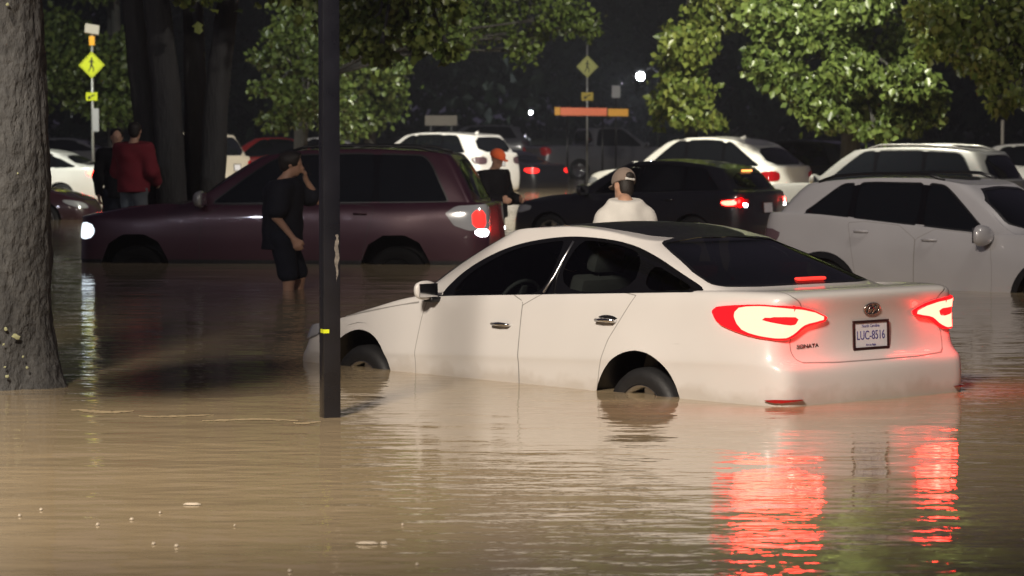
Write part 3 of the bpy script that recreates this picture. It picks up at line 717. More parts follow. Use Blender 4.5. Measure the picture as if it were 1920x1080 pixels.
    body = mesh('body', np.concatenate(V), np.concatenate(F), [pt, MT[q.get('seam', 'seam')], MT['trim'], MT['pillar']], root, True, MI, np.concatenate(NN))
    for t, (nm, m, rec) in names.items():
        mask = s.tag == t
        if not mask.any(): continue
        lo_ = q.get('lampout', .010); halves = [extract(mask, False, -rec if rec else (lo_ if t in lamps else 0)), extract(mask, True, -rec if rec else (lo_ if t in lamps else 0))]
        if t in lamps and 'lit' not in nm:
            hh = []
            for p_, T_, n_ in halves:
                E = {}
                for a_, b_, c_ in T_:
                    for e in ((a_, b_), (b_, c_), (c_, a_)): E[e] = 1
                bd = [e for e in E if (e[1], e[0]) not in E]; k0 = len(p_); ids = {}; ex = []; exn = []
                for a_, b_ in bd:
                    for v_ in (a_, b_):
                        if v_ not in ids: ids[v_] = k0+len(ex); ex.append(p_[v_]-n_[v_]*(lo_+.004)); exn.append(n_[v_])
                T3 = [(b_, a_, ids[a_]) for a_, b_ in bd]+[(b_, ids[a_], ids[b_]) for a_, b_ in bd]
                hh.append((np.concatenate([p_, ex]), np.concatenate([T_, np.array(T3)]), np.concatenate([n_, exn])))
            halves = hh
        yc = abs(halves[0][0][:, 1]).min()
        if yc < .02:
            h0, h1 = halves; b = len(h0[0])
            o = mesh(nm, np.concatenate([h0[0], h1[0]]), np.concatenate([h0[1], h1[1]+b]), m, root, True, None, np.concatenate([h0[2], h1[2]]))
            parts.setdefault(nm, []).append(o)
        else:
            for h in halves: parts.setdefault(nm, []).append(mesh(nm, h[0], h[1], m, root, True, None, h[2]))
    for t, pn in par.items():
        for o in parts.get(names[t][0], []):
            sy = np.mean([v.co.y for v in o.data.vertices])
            c = [p_ for p_ in parts.get(pn, []) if np.mean([v.co.y for v in p_.data.vertices])*sy > 0]
            if c: o.parent = c[0]
    # inner wheel wells and floor pan, dark
    wb = MB()
    for wx in (q['fw'], q['rw']):
        ar = q.get('arch', .365)+.05
        for sd in (-1, 1):
            y1 = sd*(q['W']/2-.045); y0 = sd*(q['W']/2-.5)
            ang = np.linspace(-.1, math.pi+.1, 16); vs = []
            for a in ang:
                x = wx+ar*math.cos(a); z = q.get('archz', .335)+ar*math.sin(a)
                vs += [(x+org.x, y1, z), (x+org.x, y0, z)]
            fs = [(2*i, 2*i+1, 2*i+3, 2*i+2) for i in range(15)]
            vs.append((wx+org.x, y0, .35)); fs += [(2*i+1, 2*i+3, 32) for i in range(15)]
            wb.add(vs, fs)
    wb.box((org.x+q['L']/2, 0, .20), (q['L']-.7, q['W']-.35, .02))
    wb.build('underbody', MT['trim'], root, True)
    for wx in (q['fw'], q['rw']):
        for sd in (-1, 1):
            make_wheel(root, wx+org.x, sd*(q['W']/2-.15), q.get('wr', .335), sd, q.get('rim', 'alloy'))
    # mirrors
    mx, mz = q.get('mirror', (q['xa']+.08, q['zbf']+.03)); my = q['W']/2-.06
    ms = q.get('ms', 1.0)
    for sd in (-1, 1):
        m = MB(); bm = bmesh.new(); bmesh.ops.create_uvsphere(bm, u_segments=20, v_segments=12, radius=1)
        vs = []
        for v in bm.verts:
            c = v.co; x, y, z = c.x, c.y, c.z
            sx_ = .075*ms if x < 0 else .03*ms
            px = x*sx_; py = (abs(y)**.75*(1 if y > 0 else -1))*.125*ms; pz = (abs(z)**.75*(1 if z > 0 else -1))*.082*ms*(1-.25*(y < 0)*abs(y))
            vs.append((mx+org.x+px, sd*(my+.10*ms+py*1.0)+0, mz+.05+pz))
        bm.verts.index_update(); fs = [[v.index for v in f.verts][::(1 if sd > 0 else -1)] for f in bm.faces]; bm.free()
        m.add(vs, fs); mo = m.build('mirror', MT[q.get('mirror_mat', q['paint'])], root, True)
        a = MB(); a.box((mx+org.x-.01, sd*(my+.0*ms), mz-.015), (.09, .13, .035), None, 0, .012); a.build('mirror_stalk', MT['trim'], mo, True)
        g = MB(); g.box((mx+org.x+.027*ms, sd*(my+.10*ms), mz+.05), (.006, .20*ms, .115*ms), None, 0, .002); g.build('mirror_glass', MT['chrome'], mo)
    # handles on the doors
    hs = []
    for hx, hz in q.get('handles', []):
        p, n = surf_pt(s, 'side', hx, hz, SIDE)
        for sd in (-1, 1):
            h = MB(); y = p.y*sd
            h.tube([(hx-.085+org.x, y-.004*sd, hz-.004), (hx-.075+org.x, y+.028*sd, hz), (hx+org.x, y+.036*sd, hz+.003), (hx+.075+org.x, y+.028*sd, hz), (hx+.085+org.x, y-.004*sd, hz-.004)], [.008, .012, .014, .012, .008], 8)
            ds = [o for o in parts.get('door', []) if abs(np.mean([v.co.x for v in list(o.data.vertices)[::7]])-hx-org.x) < .55 and np.mean([v.co.y for v in list(o.data.vertices)[::7]])*sd > 0]
            h.build('door_handle', MT['chrome'] if q.get('chrome') else pt, ds[0] if ds else root, True)
            if q.get('chrome'):
                h2 = MB(); h2.lathe([(.0, .0), (.6, .0015), (1, .004)], 24, Matrix.Translation((hx+org.x, y-.001*sd, hz)) @ Matrix.Rotation(R(-90*sd), 4, 'X') @ Matrix.Diagonal((.10, .034, -1, 1)))
                h2.build('handle_recess', MT['silver'], ds[0] if ds else root, True)
    if q.get('rails'):
        a, b = q['rails']
        for sd in (-1, 1):
            pts = []
            for i, x in enumerate(np.linspace(a, b, 9)):
                p, n = surf_pt(s, 'top', x, q['wtop']*.93, lambda A, P: A[:, 1] > 10)
                pts.append((x+org.x, p.y*sd, p.z+(.045 if 0 < i < 8 else 0)))
            m = MB(); m.tube(pts, .018, 8); m.build('roof_rail', MT[q.get('rail_mat', 'trim')], root, True)
    if q.get('fin'):
        x = q['fin']; p, n = surf_pt(s, 'top', x, 0, lambda A, P: A[:, 1] > 10)
        m = MB(); vs = [(x-.09+org.x, 0, p.z-.005), (x+.06+org.x, 0, p.z-.005), (x+.055+org.x, 0, p.z+.065), (x+.01+org.x, 0, p.z+.05)]
        m.add([(a, y, z) for y in (-.012, .012) for a, _, z in vs], [(0, 1, 2, 3), (7, 6, 5, 4), (0, 4, 5, 1), (1, 5, 6, 2), (2, 6, 7, 3), (3, 7, 4, 0)])
        m.build('antenna', pt, root)
    if q.get('interior', True): interior(root, q, org)
    if q.get('plate'):
        pz, ptxt, m_ = q['plate']
        p, n = surf_pt(s, 'rear', 0, pz, REAR); tilt = math.atan2(n.z, n.x)
        B = Matrix.Translation((p.x+org.x+.012, 0, pz)) @ Matrix.Rotation(-tilt*.6, 4, 'Y') @ Matrix(((0, 0, 1, 0), (1, 0, 0, 0), (0, 1, 0, 0), (0, 0, 0, 1)))
        pl = MB(); pl.box((0, 0, 0), (.305, .152, .003), None, 0, .001)
        pl.v = [B @ Vector(v) for v in pl.v]; po = pl.build('license_plate', MT['plate'], root)
        fr = MB()
        for c, d in (((0, .083, .003), (.33, .016, .010)), ((0, -.083, .003), (.33, .016, .010)), ((-.158, 0, .003), (.016, .15, .010)), ((.158, 0, .003), (.016, .15, .010))): fr.box(c, d, None, 0, .002)
        fr.v = [B @ Vector(v) for v in fr.v]; fr.build('plate_frame', MT['plate_frame'], po)
        if ptxt:
            text_mesh('plate_number', ptxt, .078, MT['plate_blue'], po, B @ Matrix.Translation((0, -.004, .0022)), .0008, sx=.80)
            text_mesh('plate_state', 'North Carolina', .026, MT['plate_blue'], po, B @ Matrix.Translation((0, .055, .0022)), .0006)
            text_mesh('plate_motto', 'First in Flight', .018, MT['plate_blue'], po, B @ Matrix.Translation((0, -.062, .0022)), .0006)
    return root, s, parts, org
def interior(root, q, org):
    """seats, dashboard and steering wheel"""
    ztop = q['zbf']
    sx = q.get('seatx', q['xa']+.85)
    def seat(x, y, w=.50, dz_=0):
        m = MB(); zc = .50+dz_
        m.box((x+org.x, y, zc), (.52, w, .16), None, 0, .05)
        rot = Matrix.Rotation(R(18), 3, 'Y'); m.box((x+org.x+.33, y, zc+.36), (.14, w*.95, .62), rot, 0, .05)
        o = m.build('seat', MT['fabric_seat'], root, True, 50)
        h = MB(); h.box((x+org.x+.45, y, zc+.76), (.10, .26, .17), rot, 0, .04)
        h.tube([(x+org.x+.43, y-.06, zc+.6), (x+org.x+.45, y-.06, zc+.70)], .007, 6); h.tube([(x+org.x+.43, y+.06, zc+.6), (x+org.x+.45, y+.06, zc+.70)], .007, 6)
        h.build('headrest', MT['fabric_seat'], o, True, 50)
    seat(sx, .36); seat(sx, -.36)
    seat(sx+.92, .42, .55, -.07); seat(sx+.92, -.42, .55, -.07)
    d = MB(); d.box((q['xa']+.10+org.x, 0, ztop-.12), (.42, q['W']-.42, .26), None, 0, .08); d.build('dashboard', MT['plastic_in'], root, True, 50)
    w = MB(); c = Vector((sx-.42+org.x, -.36, ztop-.05)); rot = Matrix.Rotation(R(-65), 3, 'Y')
    pts = [c+rot @ Vector((.185*math.cos(a), .185*math.sin(a), 0)) for a in np.linspace(0, 2*math.pi, 25)]
    w.tube(pts, .014, 8, caps=False); w.box(c, (.30, .05, .03), rot, 0, .01); w.box(c, (.06, .32, .03), rot, 0, .01)
    w.build('steering_wheel', MT['plastic_in'], root, True, 50)

# ------------------------------------------------------------------ the white sedan
SEDAN = dict(L=4.93, W=1.865, H=1.475, fw=.955, rw=3.76, zsf=.70, zsr=.97, szp=.9, zhood=.70, hoodb=.0, zbf=.975, zbr=1.085, zdeck=1.115,
    xw=1.13, xa=1.58, xc=4.16, xg=4.44, zrg=1.125, zcowl=.95, xh=2.02, xs=2.30, xt=3.42, xe=3.68, wtop=.60, wbase=.80, wr=.31, mirror=(1.74, .985), ms=.80,
    zt=([2.0, 2.3, 2.75, 3.1, 3.4, 3.66], [1.395, 1.43, 1.452, 1.44, 1.395, 1.365]),
    deckb=.008, lampout=.022, ins=[.13, .045, .012, .004, -.002, .030, .07], seam='seam_light', tight=.9, fr=[0, .06, .30, .615, .70], ro=[.12, .0, -.045, -.045, .04, .06, .026], yr12=.945, yr13=.72, paint='ivory', glass='glass_clear', chrome=True,
    dlo=[(1.66, .955), (1.80, 1.12), (2.0, 1.245), (2.3, 1.355), (2.7, 1.413), (3.0, 1.42), (3.35, 1.39), (3.65, 1.31), (3.95, 1.205), (4.21, 1.115), (4.1, 1.095), (3.6, 1.07), (2.8, 1.035), (2.2, .99)],
    side_windows=[([(1.79, .975), (1.90, 1.13), (2.1, 1.24), (2.35, 1.335), (2.72, 1.385), (2.80, 1.388), (2.76, 1.05), (2.5, 1.03)], 'side_window'),
                  ([(2.86, 1.06), (2.91, 1.39), (3.1, 1.393), (3.35, 1.365), (3.56, 1.305), (3.57, 1.085)], 'side_window'),
                  ([(3.66, 1.09), (3.66, 1.27), (3.85, 1.205), (4.1, 1.125), (4.02, 1.11)], 'side_window')],
    ws=[(0, .99), (.66, .98), (.73, .99), (.56, 1.36), (.50, 1.385), (0, 1.41), (-.3, 1.41), (-.3, .99)],
    rwin=[(-.3, 1.15), (0, 1.15), (.64, 1.145), (.70, 1.16), (.52, 1.375), (.46, 1.395), (0, 1.425), (-.3, 1.425)],
    sunroof=(2.35, 3.60, .49), rwv=7.4, glass_r='glass_tint', rwv1=12.5, rtrim=.012,
    doors=[[(1.62, .25), (1.57, .5), (1.62, .95), (1.7, 1.02), (2.625, 1.09), (2.645, .7), (2.645, .25)],
        [(2.650, .25), (2.650, .6), (2.630, 1.09), (3.70, 1.10), (3.62, .98), (3.45, .72), (3.36, .25)]],
    panels=[([(-.4, .69), (.62, .69), (.70, .73), (.70, .86), (.60, .93), (.62, 1.05), (.74, 1.12), (.74, 1.3), (-.4, 1.3)], 'rear', 'trunk_lid'),
        ([(3.98, .930), (4.16, .936), (4.16, .941), (3.98, .935)], 'side', 'line'), ([(.55, .775), (1.05, .862), (1.56, .938), (1.56, .952), (1.05, .874), (.55, .785)], 'side', 'line'), ([(3.96, .783), (4.12, .786), (4.12, .791), (3.96, .788)], 'side', 'line')],
    handles=[(2.46, .835), (3.46, .905)], archz=.35, arch=.38, fin=None, plate=(.84, 'LUC-8516', 0),
    lamps=[('taillight', [(1.33, 1.015), (1.25, 1.03), (1.08, 1.045), (.88, 1.055), (.58, 1.03), (.37, .955), (.50, .93), (.60, .915), (.68, .86), (.77, .835), (.95, .858), (1.10, .888), (1.25, .93)], 'wr', 'lens_lit'),
           ('lit_reflector', [(1.14, 1.0), (1.08, 1.035), (.88, 1.045), (.58, 1.02), (.40, .958), (.55, .938), (.61, .93), (.70, .868), (.78, .845), (.95, .87), (1.06, .90)], 'wr', 'brake', 'taillight'),
           ('taillight', [(.98, .978), (.72, .988), (.66, .965), (.69, .925), (.82, .94)], 'wr', 'lens_lit'),
           ('taillight', [(.748, 1.06), (.735, 1.06), (.705, .985), (.72, .985)], 'wr', 'lens_lit'),
           ('bumper_reflector', [(.98, .488), (.62, .483), (.58, .468), (.95, .45)], 'wr', 'lens_red'),
           ('headlight', [(.62, .60), (.66, .68), (1.05, .74), (1.3, .76), (1.0, .64)], 'wf', 'lens_clear')],
)
SED_LOC = (1.478, 18.95); SED_HEAD = R(131.6)
sedan, sedS, sedP, _o = build_car(SEDAN, SED_LOC, SED_HEAD, 'white sedan with blazing red brake lights, front deeper in the flood', None, 'sedan', -.452, R(-.25))
GLOW = 1.6
def sedan_extras():
    org = Vector((-SEDAN['rw'], 0, 0))
    m = MB(); m.box((4.28+org.x, 0, .66), (.04, 1.60, .88), None, 0, .01); m.box((4.12+org.x, 0, 1.085), (.36, 1.46, .03), None, 0, .01); m.build('parcel_shelf', MT['plastic_in'], sedan)
    for sd in (-1, 1):       # added red points imitate lens bloom on the paint around the lamps
        for x, y, z, e in ((4.92, .76, .90, .9), (4.955, .56, .94, .7)): bloom_light(sedan, (x+org.x, y*sd, z), e*GLOW)
    # high brake light behind the rear glass
    m = MB(); m.box((4.33+org.x, .05, 1.168), (.05, .25, .020), None, 0, .01); m.build('high_brake_light', MT['brake_hi'], sedan)
    # oval badge with slanted letter on the trunk lid
    p, n = surf_pt(sedS, 'rear', 0, 1.0, REAR); tilt = math.atan2(n.z, n.x)
    B = Matrix.Translation((p.x+org.x+.008, 0, 1.0)) @ Matrix.Rotation(-tilt, 4, 'Y') @ Matrix(((0, 0, 1, 0), (1, 0, 0, 0), (0, 1, 0, 0), (0, 0, 0, 1)))
    b = MB(); b.tube([B @ Vector((.070*math.cos(a), .036*math.sin(a), 0)) for a in np.linspace(0, 2*math.pi, 33)], .0055, 8, caps=False)
    b.tube([B @ Vector(v) for v in ((-.032, -.024, 0), (-.026, 0, 0), (-.012, .029, 0))], .006, 8)
    b.tube([B @ Vector(v) for v in ((.032, .024, 0), (.026, 0, 0), (.012, -.029, 0))], .006, 8)
    b.tube([B @ Vector(v) for v in ((-.026, -.006, 0), (0, .002, 0), (.026, .007, 0))], .005, 8)
    b.build('badge', MT['badge'], sedan, True)
    p, n = surf_pt(sedS, 'rear', .52, .80, REAR)
    tl = sedP.get('trunk_lid', [sedan])[0]
    B = Matrix.Translation((p.x+org.x+.004, -.555, .795)) @ Matrix(((0, 0, 1, 0), (1, 0, 0, 0), (0, 1, 0, 0), (0, 0, 0, 1)))
    text_mesh('model_badge', 'SONATA', .034, MT['badge'], tl, B, .002, sx=1.45)
    # chrome strip up the rear edge of the front side window
    for sd in (-1, 1):
        pts = []
        for x, z in ((2.80, 1.055), (2.815, 1.16), (2.84, 1.28), (2.872, 1.385)):
            q_, n_ = surf_pt(sedS, 'side', x, z, GLS); pts.append((x+org.x, (q_.y+.004)*sd, z))
        m = MB(); m.tube(pts, .009, 6); m.build('window_pillar_trim', MT['alloy'], sedan, True)
sedan_extras()

# ------------------------------------------------------------------ the other vehicles
def dl(q, x0, x1, lift=0, low=0):
    """piece of the side daylight opening between x0 and x1"""
    zb = lambda x: float(np.interp(x, [q['xa'], q['xc']], [q['zbf'], q['zbr']]))+.03+low
    zt = lambda x: float(np.interp(x, *q['zt']))-.034
    fa, fb = (q['xa']+.20, zb(q['xa']+.2)), (q['xs']+.06, zt(q['xs']+.06)); ra, rb = (q['xc']-.06, zb(q['xc']-.06)), (q['xt']+q.get('dxr', -.02), zt(q['xt']))
    def top(x):
        z = zt(x)
        if x < fb[0]: z = min(z, fa[1]+(x-fa[0])/(fb[0]-fa[0])*(fb[1]-fa[1])-.5*(fb[0]-x)*(x-fa[0])*-.35)
        if x > rb[0]: z = min(z, rb[1]+(x-rb[0])/max(ra[0]-rb[0], .01)*(ra[1]-rb[1]))
        return z
    x0, x1 = max(x0, fa[0]), min(x1, ra[0]); X = np.linspace(x0, x1, 9)
    t = [(x, max(top(x), zb(x)+.015)) for x in X]; b = [(x, zb(x)) for x in X[::-1]]
    return t+b
def fill(q, splits):
    ws = []; e = [q['xa']]+list(splits)+[q['xc']]
    for i in range(len(e)-1): ws.append((dl(q, e[i]+(.035 if i else 0), e[i+1]-(.035 if i < len(e)-2 else 0)), 'side_window'))
    q['side_windows'] = ws; q['dlo'] = dl(q, q['xa'], q['xc'])
    q.setdefault('wsm', 1)
    zt0 = q['zt'][1][0]; wb = q.get('wbase', .80*q['W']/2*1.09); wt = q['wtop']
    q['ws'] = [(-.3, q['zbf']+.03), (wb*.86, q['zbf']+.03), (wt*.90, zt0-.035), (0, zt0-.005), (-.3, zt0-.005)]
    zr = q.get('zrg', q['zbr']+.03); zt1 = q['zt'][1][-1]
    q['rwin'] = [(-.3, zr+.04), (wb*.80, zr+.04), (wt*.84, zt1-.05), (0, zt1-.03), (-.3, zt1-.03)]
    bot = .28; x = [q['xa']+.05]+list(splits[:2]); d = []
    if len(x) < 3: x.append(q['rw']-.05)
    zb = lambda x_: float(np.interp(x_, [q['xa'], q['xc']], [q['zbf'], q['zbr']]))+.005
    x2 = min(x[2], q['rw']+.05)
    q['doors'] = [[(x[0]+.02, bot), (x[0]-.03, .6), (x[0]+.03, zb(x[0])), (x[1]-.003, zb(x[1])), (x[1]-.003, .6), (x[1]-.003, bot)],
                  [(x[1]+.003, bot), (x[1]+.003, .6), (x[1]+.003, zb(x[1])), (x2, zb(x2)), (x2-.03, zb(x2)-.12), (q['rw']-.40, .66), (q['rw']-.45, bot)]]
    q['handles'] = [(x[1]-.17, zb(x[1])-.13), (x2-.18, zb(x2)-.12)]
    return q
def suv(**k):
    q = dict(L=4.65, W=1.86, fw=.92, rw=3.62, zsf=.84, zsr=1.0, zhood=.98, zbf=1.06, zbr=1.13, zdeck=1.13, xw=1.20, xa=1.52, xc=4.22, xg=4.53, zrg=1.15, xh=2.0, xs=2.28, xt=3.92, xe=4.25,
        wtop=.635, wbase=.80, zt=([2.0, 2.5, 3.3, 3.9, 4.25], [1.56, 1.62, 1.63, 1.60, 1.56]), boxy=True, ro=[.16, .03, -.01, -.01, .01, .03, .045], paint='white', arch=.39, archz=.36, wr=.36,
        hoodb=.03, splits=[2.52, 3.38], res=.55, interior=False, yr12=.94, yr13=.70, ms=1.15)
    q.update(k); sp = q.pop('splits'); fill(q, sp)
    t = q.get('tl', 'lens_red')
    z0, z1 = q.get('tlz', (.85, 1.06))
    q['lamps'] = q.get('lamps', [('taillight', [(1.10, z1-.02), (.60, z1), (.56, z0+.03), (.85, z0), (1.05, z0+.05)], 'wr', t), ('headlight', [(.55, q['zhood']-.22), (.60, q['zhood']-.10), (1.15, q['zhood']-.06), (1.1, q['zhood']-.2)], 'wf', q.get('hl', 'lens_clear'))])
    return q
def saloon(**k):
    q = dict(L=4.65, W=1.80, fw=.92, rw=3.60, zsf=.68, zsr=.90, zhood=.72, zbf=.93, zbr=1.00, zdeck=1.03, xw=1.10, xa=1.52, xc=3.95, xg=4.15, zrg=1.05, xh=1.98, xs=2.25, xt=3.25, xe=3.5,
        wtop=.575, wbase=.775, zt=([2.0, 2.3, 2.75, 3.1, 3.5], [1.34, 1.385, 1.40, 1.385, 1.31]), paint='white', arch=.355, archz=.325, wr=.325, splits=[2.52, 3.36], res=.5, interior=False)
    q.update(k); sp = q.pop('splits'); fill(q, sp); t = q.get('tl', 'lens_red')
    q['lamps'] = [('taillight', [(1.15, .93), (.58, .94), (.55, .80), (.95, .78)], 'wr', t), ('headlight', [(.6, .52), (.62, .64), (1.2, .72), (1.0, .58)], 'wf', q.get('hl', 'lens_clear'))]
    return q
def place(q, u, Y, hd, label, dz, side=None, **k):
    """rear axle seen at photo column u at distance Y"""
    x = at(u, 243, Y).x
    r = build_car(q, (x, Y), R(hd), label, k.pop('group', None), k.pop('name', 'car'), dz, **k)
    return r
# maroon utility vehicle, long, with wide trapezoid wheel arches and headlamps on
Q = suv(L=5.28, W=1.95, fw=.84, rw=4.12, zsf=1.0, zsr=1.12, hoodb=.055, fo=[.08, .02, 0, 0, .01, .03, .08], zhood=1.03, zbf=1.17, zbr=1.20, zdeck=1.20, xw=1.35, xa=1.62, xc=4.80, xg=5.14, zrg=1.22, xh=2.25, xs=2.52, xt=4.50, xe=4.82,
    zt=([2.3, 2.8, 3.6, 4.4, 4.82], [1.74, 1.82, 1.84, 1.82, 1.77]), wtop=.68, wbase=.86, paint='maroon', cladding=.50, trapz=True, splits=[2.80, 3.85], res=.95, hl='head', mirror_mat='silver', ms=1.3, rails=(2.7, 4.6), wr=.37, rim='dark_wheel', archz=.42, arch=.44,
    lamps=[('headlight', [(.66, .76), (.68, .94), (.98, .96), (1.06, .84), (.98, .74)], 'wf', 'head'),
           ('taillight', [(1.40, 1.16), (.62, 1.20), (.66, .90), (1.20, .86)], 'wr', 'lens_clear'), ('brake_lens', [(1.02, 1.12), (.84, 1.12), (.84, .90), (1.02, .90)], 'wr', 'brake_red', 'taillight'), ('reverse_lens', [(1.00, .89), (.80, .89), (.82, .80), (.98, .80)], 'wr', 'reverse', 'taillight')])
suvm = place(Q, 765, 37.0, 173, 'long dark maroon utility vehicle behind the black post, headlamps on', -.45, name='utility_vehicle')
# pale grey crossover at the right, nose to the right
Q = suv(L=4.45, fw=.92, rw=3.58, paint='pearl', zbf=1.02, zbr=1.20, zdeck=1.20, mirror=(1.66, .98), xw=1.2, xa=1.55, xc=3.90, xg=4.32, xh=1.95, xs=2.2, xt=3.50, xe=4.05, zt=([1.95, 2.4, 3.1, 3.7, 4.05], [1.50, 1.57, 1.575, 1.54, 1.50]), zrg=1.19,
    splits=[2.48, 3.30], res=.95, seam='seam_light', ms=1.35, rails=(2.3, 3.8), sunroof=(2.25, 3.8, .52), tl='grey_lens', cladding=.42)
cross, *_ = place(Q, 1622, 31.9, -36, 'pale grey crossover behind the sedan, nose pointing right', -.45, name='crossover')
# silver vehicle beyond it, tail to the right
Q = suv(L=4.9, W=1.92, fw=.95, rw=3.80, paint='silver', xc=4.50, xg=4.78, xt=4.20, xe=4.52, zt=([2.0, 2.5, 3.3, 4.1, 4.5], [1.60, 1.66, 1.67, 1.64, 1.59]), splits=[2.6, 3.5], res=.7, rails=(2.4, 4.2), rail_mat='silver', mirror_mat='silver')
place(Q, 1796, 50.2, 147, 'silver utility vehicle under the broad tree, nose pointing left', -.34, name='utility_vehicle')
# black hatchback in the middle, brake and reversing lights lit
Q = suv(L=4.35, W=1.80, fw=.88, rw=3.48, paint='black', zhood=.86, zbf=.98, zbr=1.06, zdeck=1.05, xw=1.08, xa=1.46, xc=3.95, xg=4.22, zrg=1.07, xh=1.95, xs=2.2, xt=3.6, xe=3.95, wtop=.60, wbase=.775,
    zt=([1.95, 2.3, 2.9, 3.5, 3.95], [1.42, 1.49, 1.505, 1.46, 1.38]), splits=[2.45, 3.25], res=.8, glass_f='glass_clear', plate=(.80, '', 0), arch=.37, archz=.34, wr=.34,
    lamps=[('taillight', [(1.25, .93), (.60, .97), (.56, .84), (.85, .80), (1.1, .82)], 'wr', 'lens_red'), ('brake_lens', [(1.12, .91), (.84, .93), (.84, .85), (1.05, .84)], 'wr', 'brake', 'taillight'), ('reverse_lens', [(.74, .88), (.62, .88), (.62, .82), (.72, .82)], 'wr', 'reverse', 'taillight'),
           ('headlight', [(.55, .66), (.60, .78), (1.15, .82), (1.1, .7)], 'wf', 'lens_clear')])
blk, *_ = place(Q, 1348, 46.5, 148, 'black hatchback in the middle of the lot with brake lights lit', -.36, name='hatchback')
for e_ in ((4.22, -.80, .92), (4.22, .80, .92)): bloom_light(blk, (e_[0]-3.48+.08, e_[1], e_[2]), 9, rad=.04)  # added red points imitate the glow round the brake lights
o_ = MB(); o_.box((3.98-3.48, 0, 1.375), (.04, .30, .03), None, 0, .008); o_.build('high_brake_light', MT['amber'], blk)
# white crossover behind the black one
Q = suv(L=4.6, fw=.9, rw=3.6, paint='white', xw=1.1, xa=1.45, xc=4.25, xg=4.48, xt=3.55, xe=3.98, xh=1.9, xs=2.2, zt=([1.9, 2.4, 3.0, 3.5, 4.0], [1.58, 1.665, 1.68, 1.64, 1.52]), res=.7, fin=3.4)
place(Q, 1410, 58, 145, 'white crossover whose arched roof shows above the black hatchback', -.20, name='crossover')
Q = saloon(paint='white', tl='brake_dim', zt=([2.0, 2.3, 2.75, 3.1, 3.5], [1.44, 1.485, 1.50, 1.485, 1.41]))
place(Q, 1468, 66, 165, 'white saloon half seen behind the arched white roof', -.20, name='saloon')
Q = suv(paint='black', L=4.7, plate=(.85, '', 0)); place(Q, 1560, 60, 138, 'black utility vehicle lost in shadow left of the silver one', -.22, name='utility_vehicle')
# white utility vehicle seen from behind, centre back
Q = suv(L=4.95, W=2.0, fw=.95, rw=3.85, paint='white', wtop=.70, wbase=.87, xc=4.42, xg=4.83, xt=4.05, xe=4.50, zt=([2.1, 2.6, 3.4, 4.1, 4.5], [1.64, 1.71, 1.72, 1.69, 1.65]), zbf=1.12, zbr=1.19, zdeck=1.19, zrg=1.21, splits=[2.6, 3.55], res=.7, plate=(.95, '', 0), fin=4.1, tlz=(.9, 1.12), tl='grey_lens')
place(Q, 880, 79, 142, 'white utility vehicle parked with its tailgate to us', -.17, name='utility_vehicle')
# left group
Q = saloon(paint='white', tl='brake'); place(Q, 140, 69.5, 166, 'white saloon with one red tail light glowing by the people', -.24, name='saloon')
Q = suv(L=4.75, fw=.93, rw=3.75, paint='beige', plate=(.86, '', 0), xc=4.35, xg=4.63, xt=4.02, xe=4.35, zt=([2.0, 2.5, 3.3, 4.0, 4.35], [1.66, 1.73, 1.74, 1.71, 1.67]), res=.7)
place(Q, 385, 77.3, 152, 'beige utility vehicle passing behind the four stems', -.19, name='utility_vehicle')
Q = saloon(paint='dark_maroon', zt=([2.0, 2.3, 2.75, 3.1, 3.5], [1.38, 1.43, 1.45, 1.43, 1.36])); place(Q, -170, 55, -3, 'near black saloon behind the thick trunk, bonnet to the right', -.33, name='saloon')
Q = saloon(paint='red', zt=([2.0, 2.3, 2.75, 3.1, 3.5], [1.44, 1.485, 1.50, 1.485, 1.41])); place(Q, 575, 88, 176, 'red saloon behind the beige vehicle', -.10, name='saloon')
Q = saloon(paint='silver'); place(Q, 170, 98, 172, 'silver saloon at the far left edge of the lot', -.05, name='saloon')
Q = saloon(paint='white', tl='brake_dim'); place(Q, 660, 102, 172, 'small white saloon just right of the black post', -.03, name='saloon')
Q = suv(paint='grey', L=4.7, tl='grey_lens'); place(Q, 945, 116, 176, 'dark grey utility vehicle on higher ground behind the white one', .18, name='utility_vehicle')
Q = saloon(paint='black', tl='brake_red'); place(Q, 985, 84, 140, 'black saloon with a red tail light poking out behind the white vehicle', -.36, name='saloon')
Q = suv(L=5.6, W=1.98, fw=.98, rw=4.30, paint='grey', zbf=1.15, zbr=1.17, zdeck=1.18, xw=1.35, xa=1.65, xc=3.62, xg=3.78, zrg=1.2, xh=2.2, xs=2.45, xt=3.45, xe=3.65, zt=([2.2, 2.5, 3.0, 3.4, 3.65], [1.70, 1.77, 1.79, 1.77, 1.73]), splits=[2.75], boxy=True, wtop=.69, wbase=.86, hoodb=.03, deckb=.0, tl='lens_red', tlz=(.85, 1.15))
place(Q, 1062, 101, 26, 'dark pickup truck with a covered bed and dim red tail light', -.08, name='pickup_truck')
Q = saloon(paint='white', zt=([2.0, 2.3, 2.75, 3.1, 3.5], [1.42, 1.465, 1.48, 1.465, 1.39])); place(Q, 1985, 72, 170, 'white saloon at the right edge behind the silver vehicle', -.2, name='saloon')

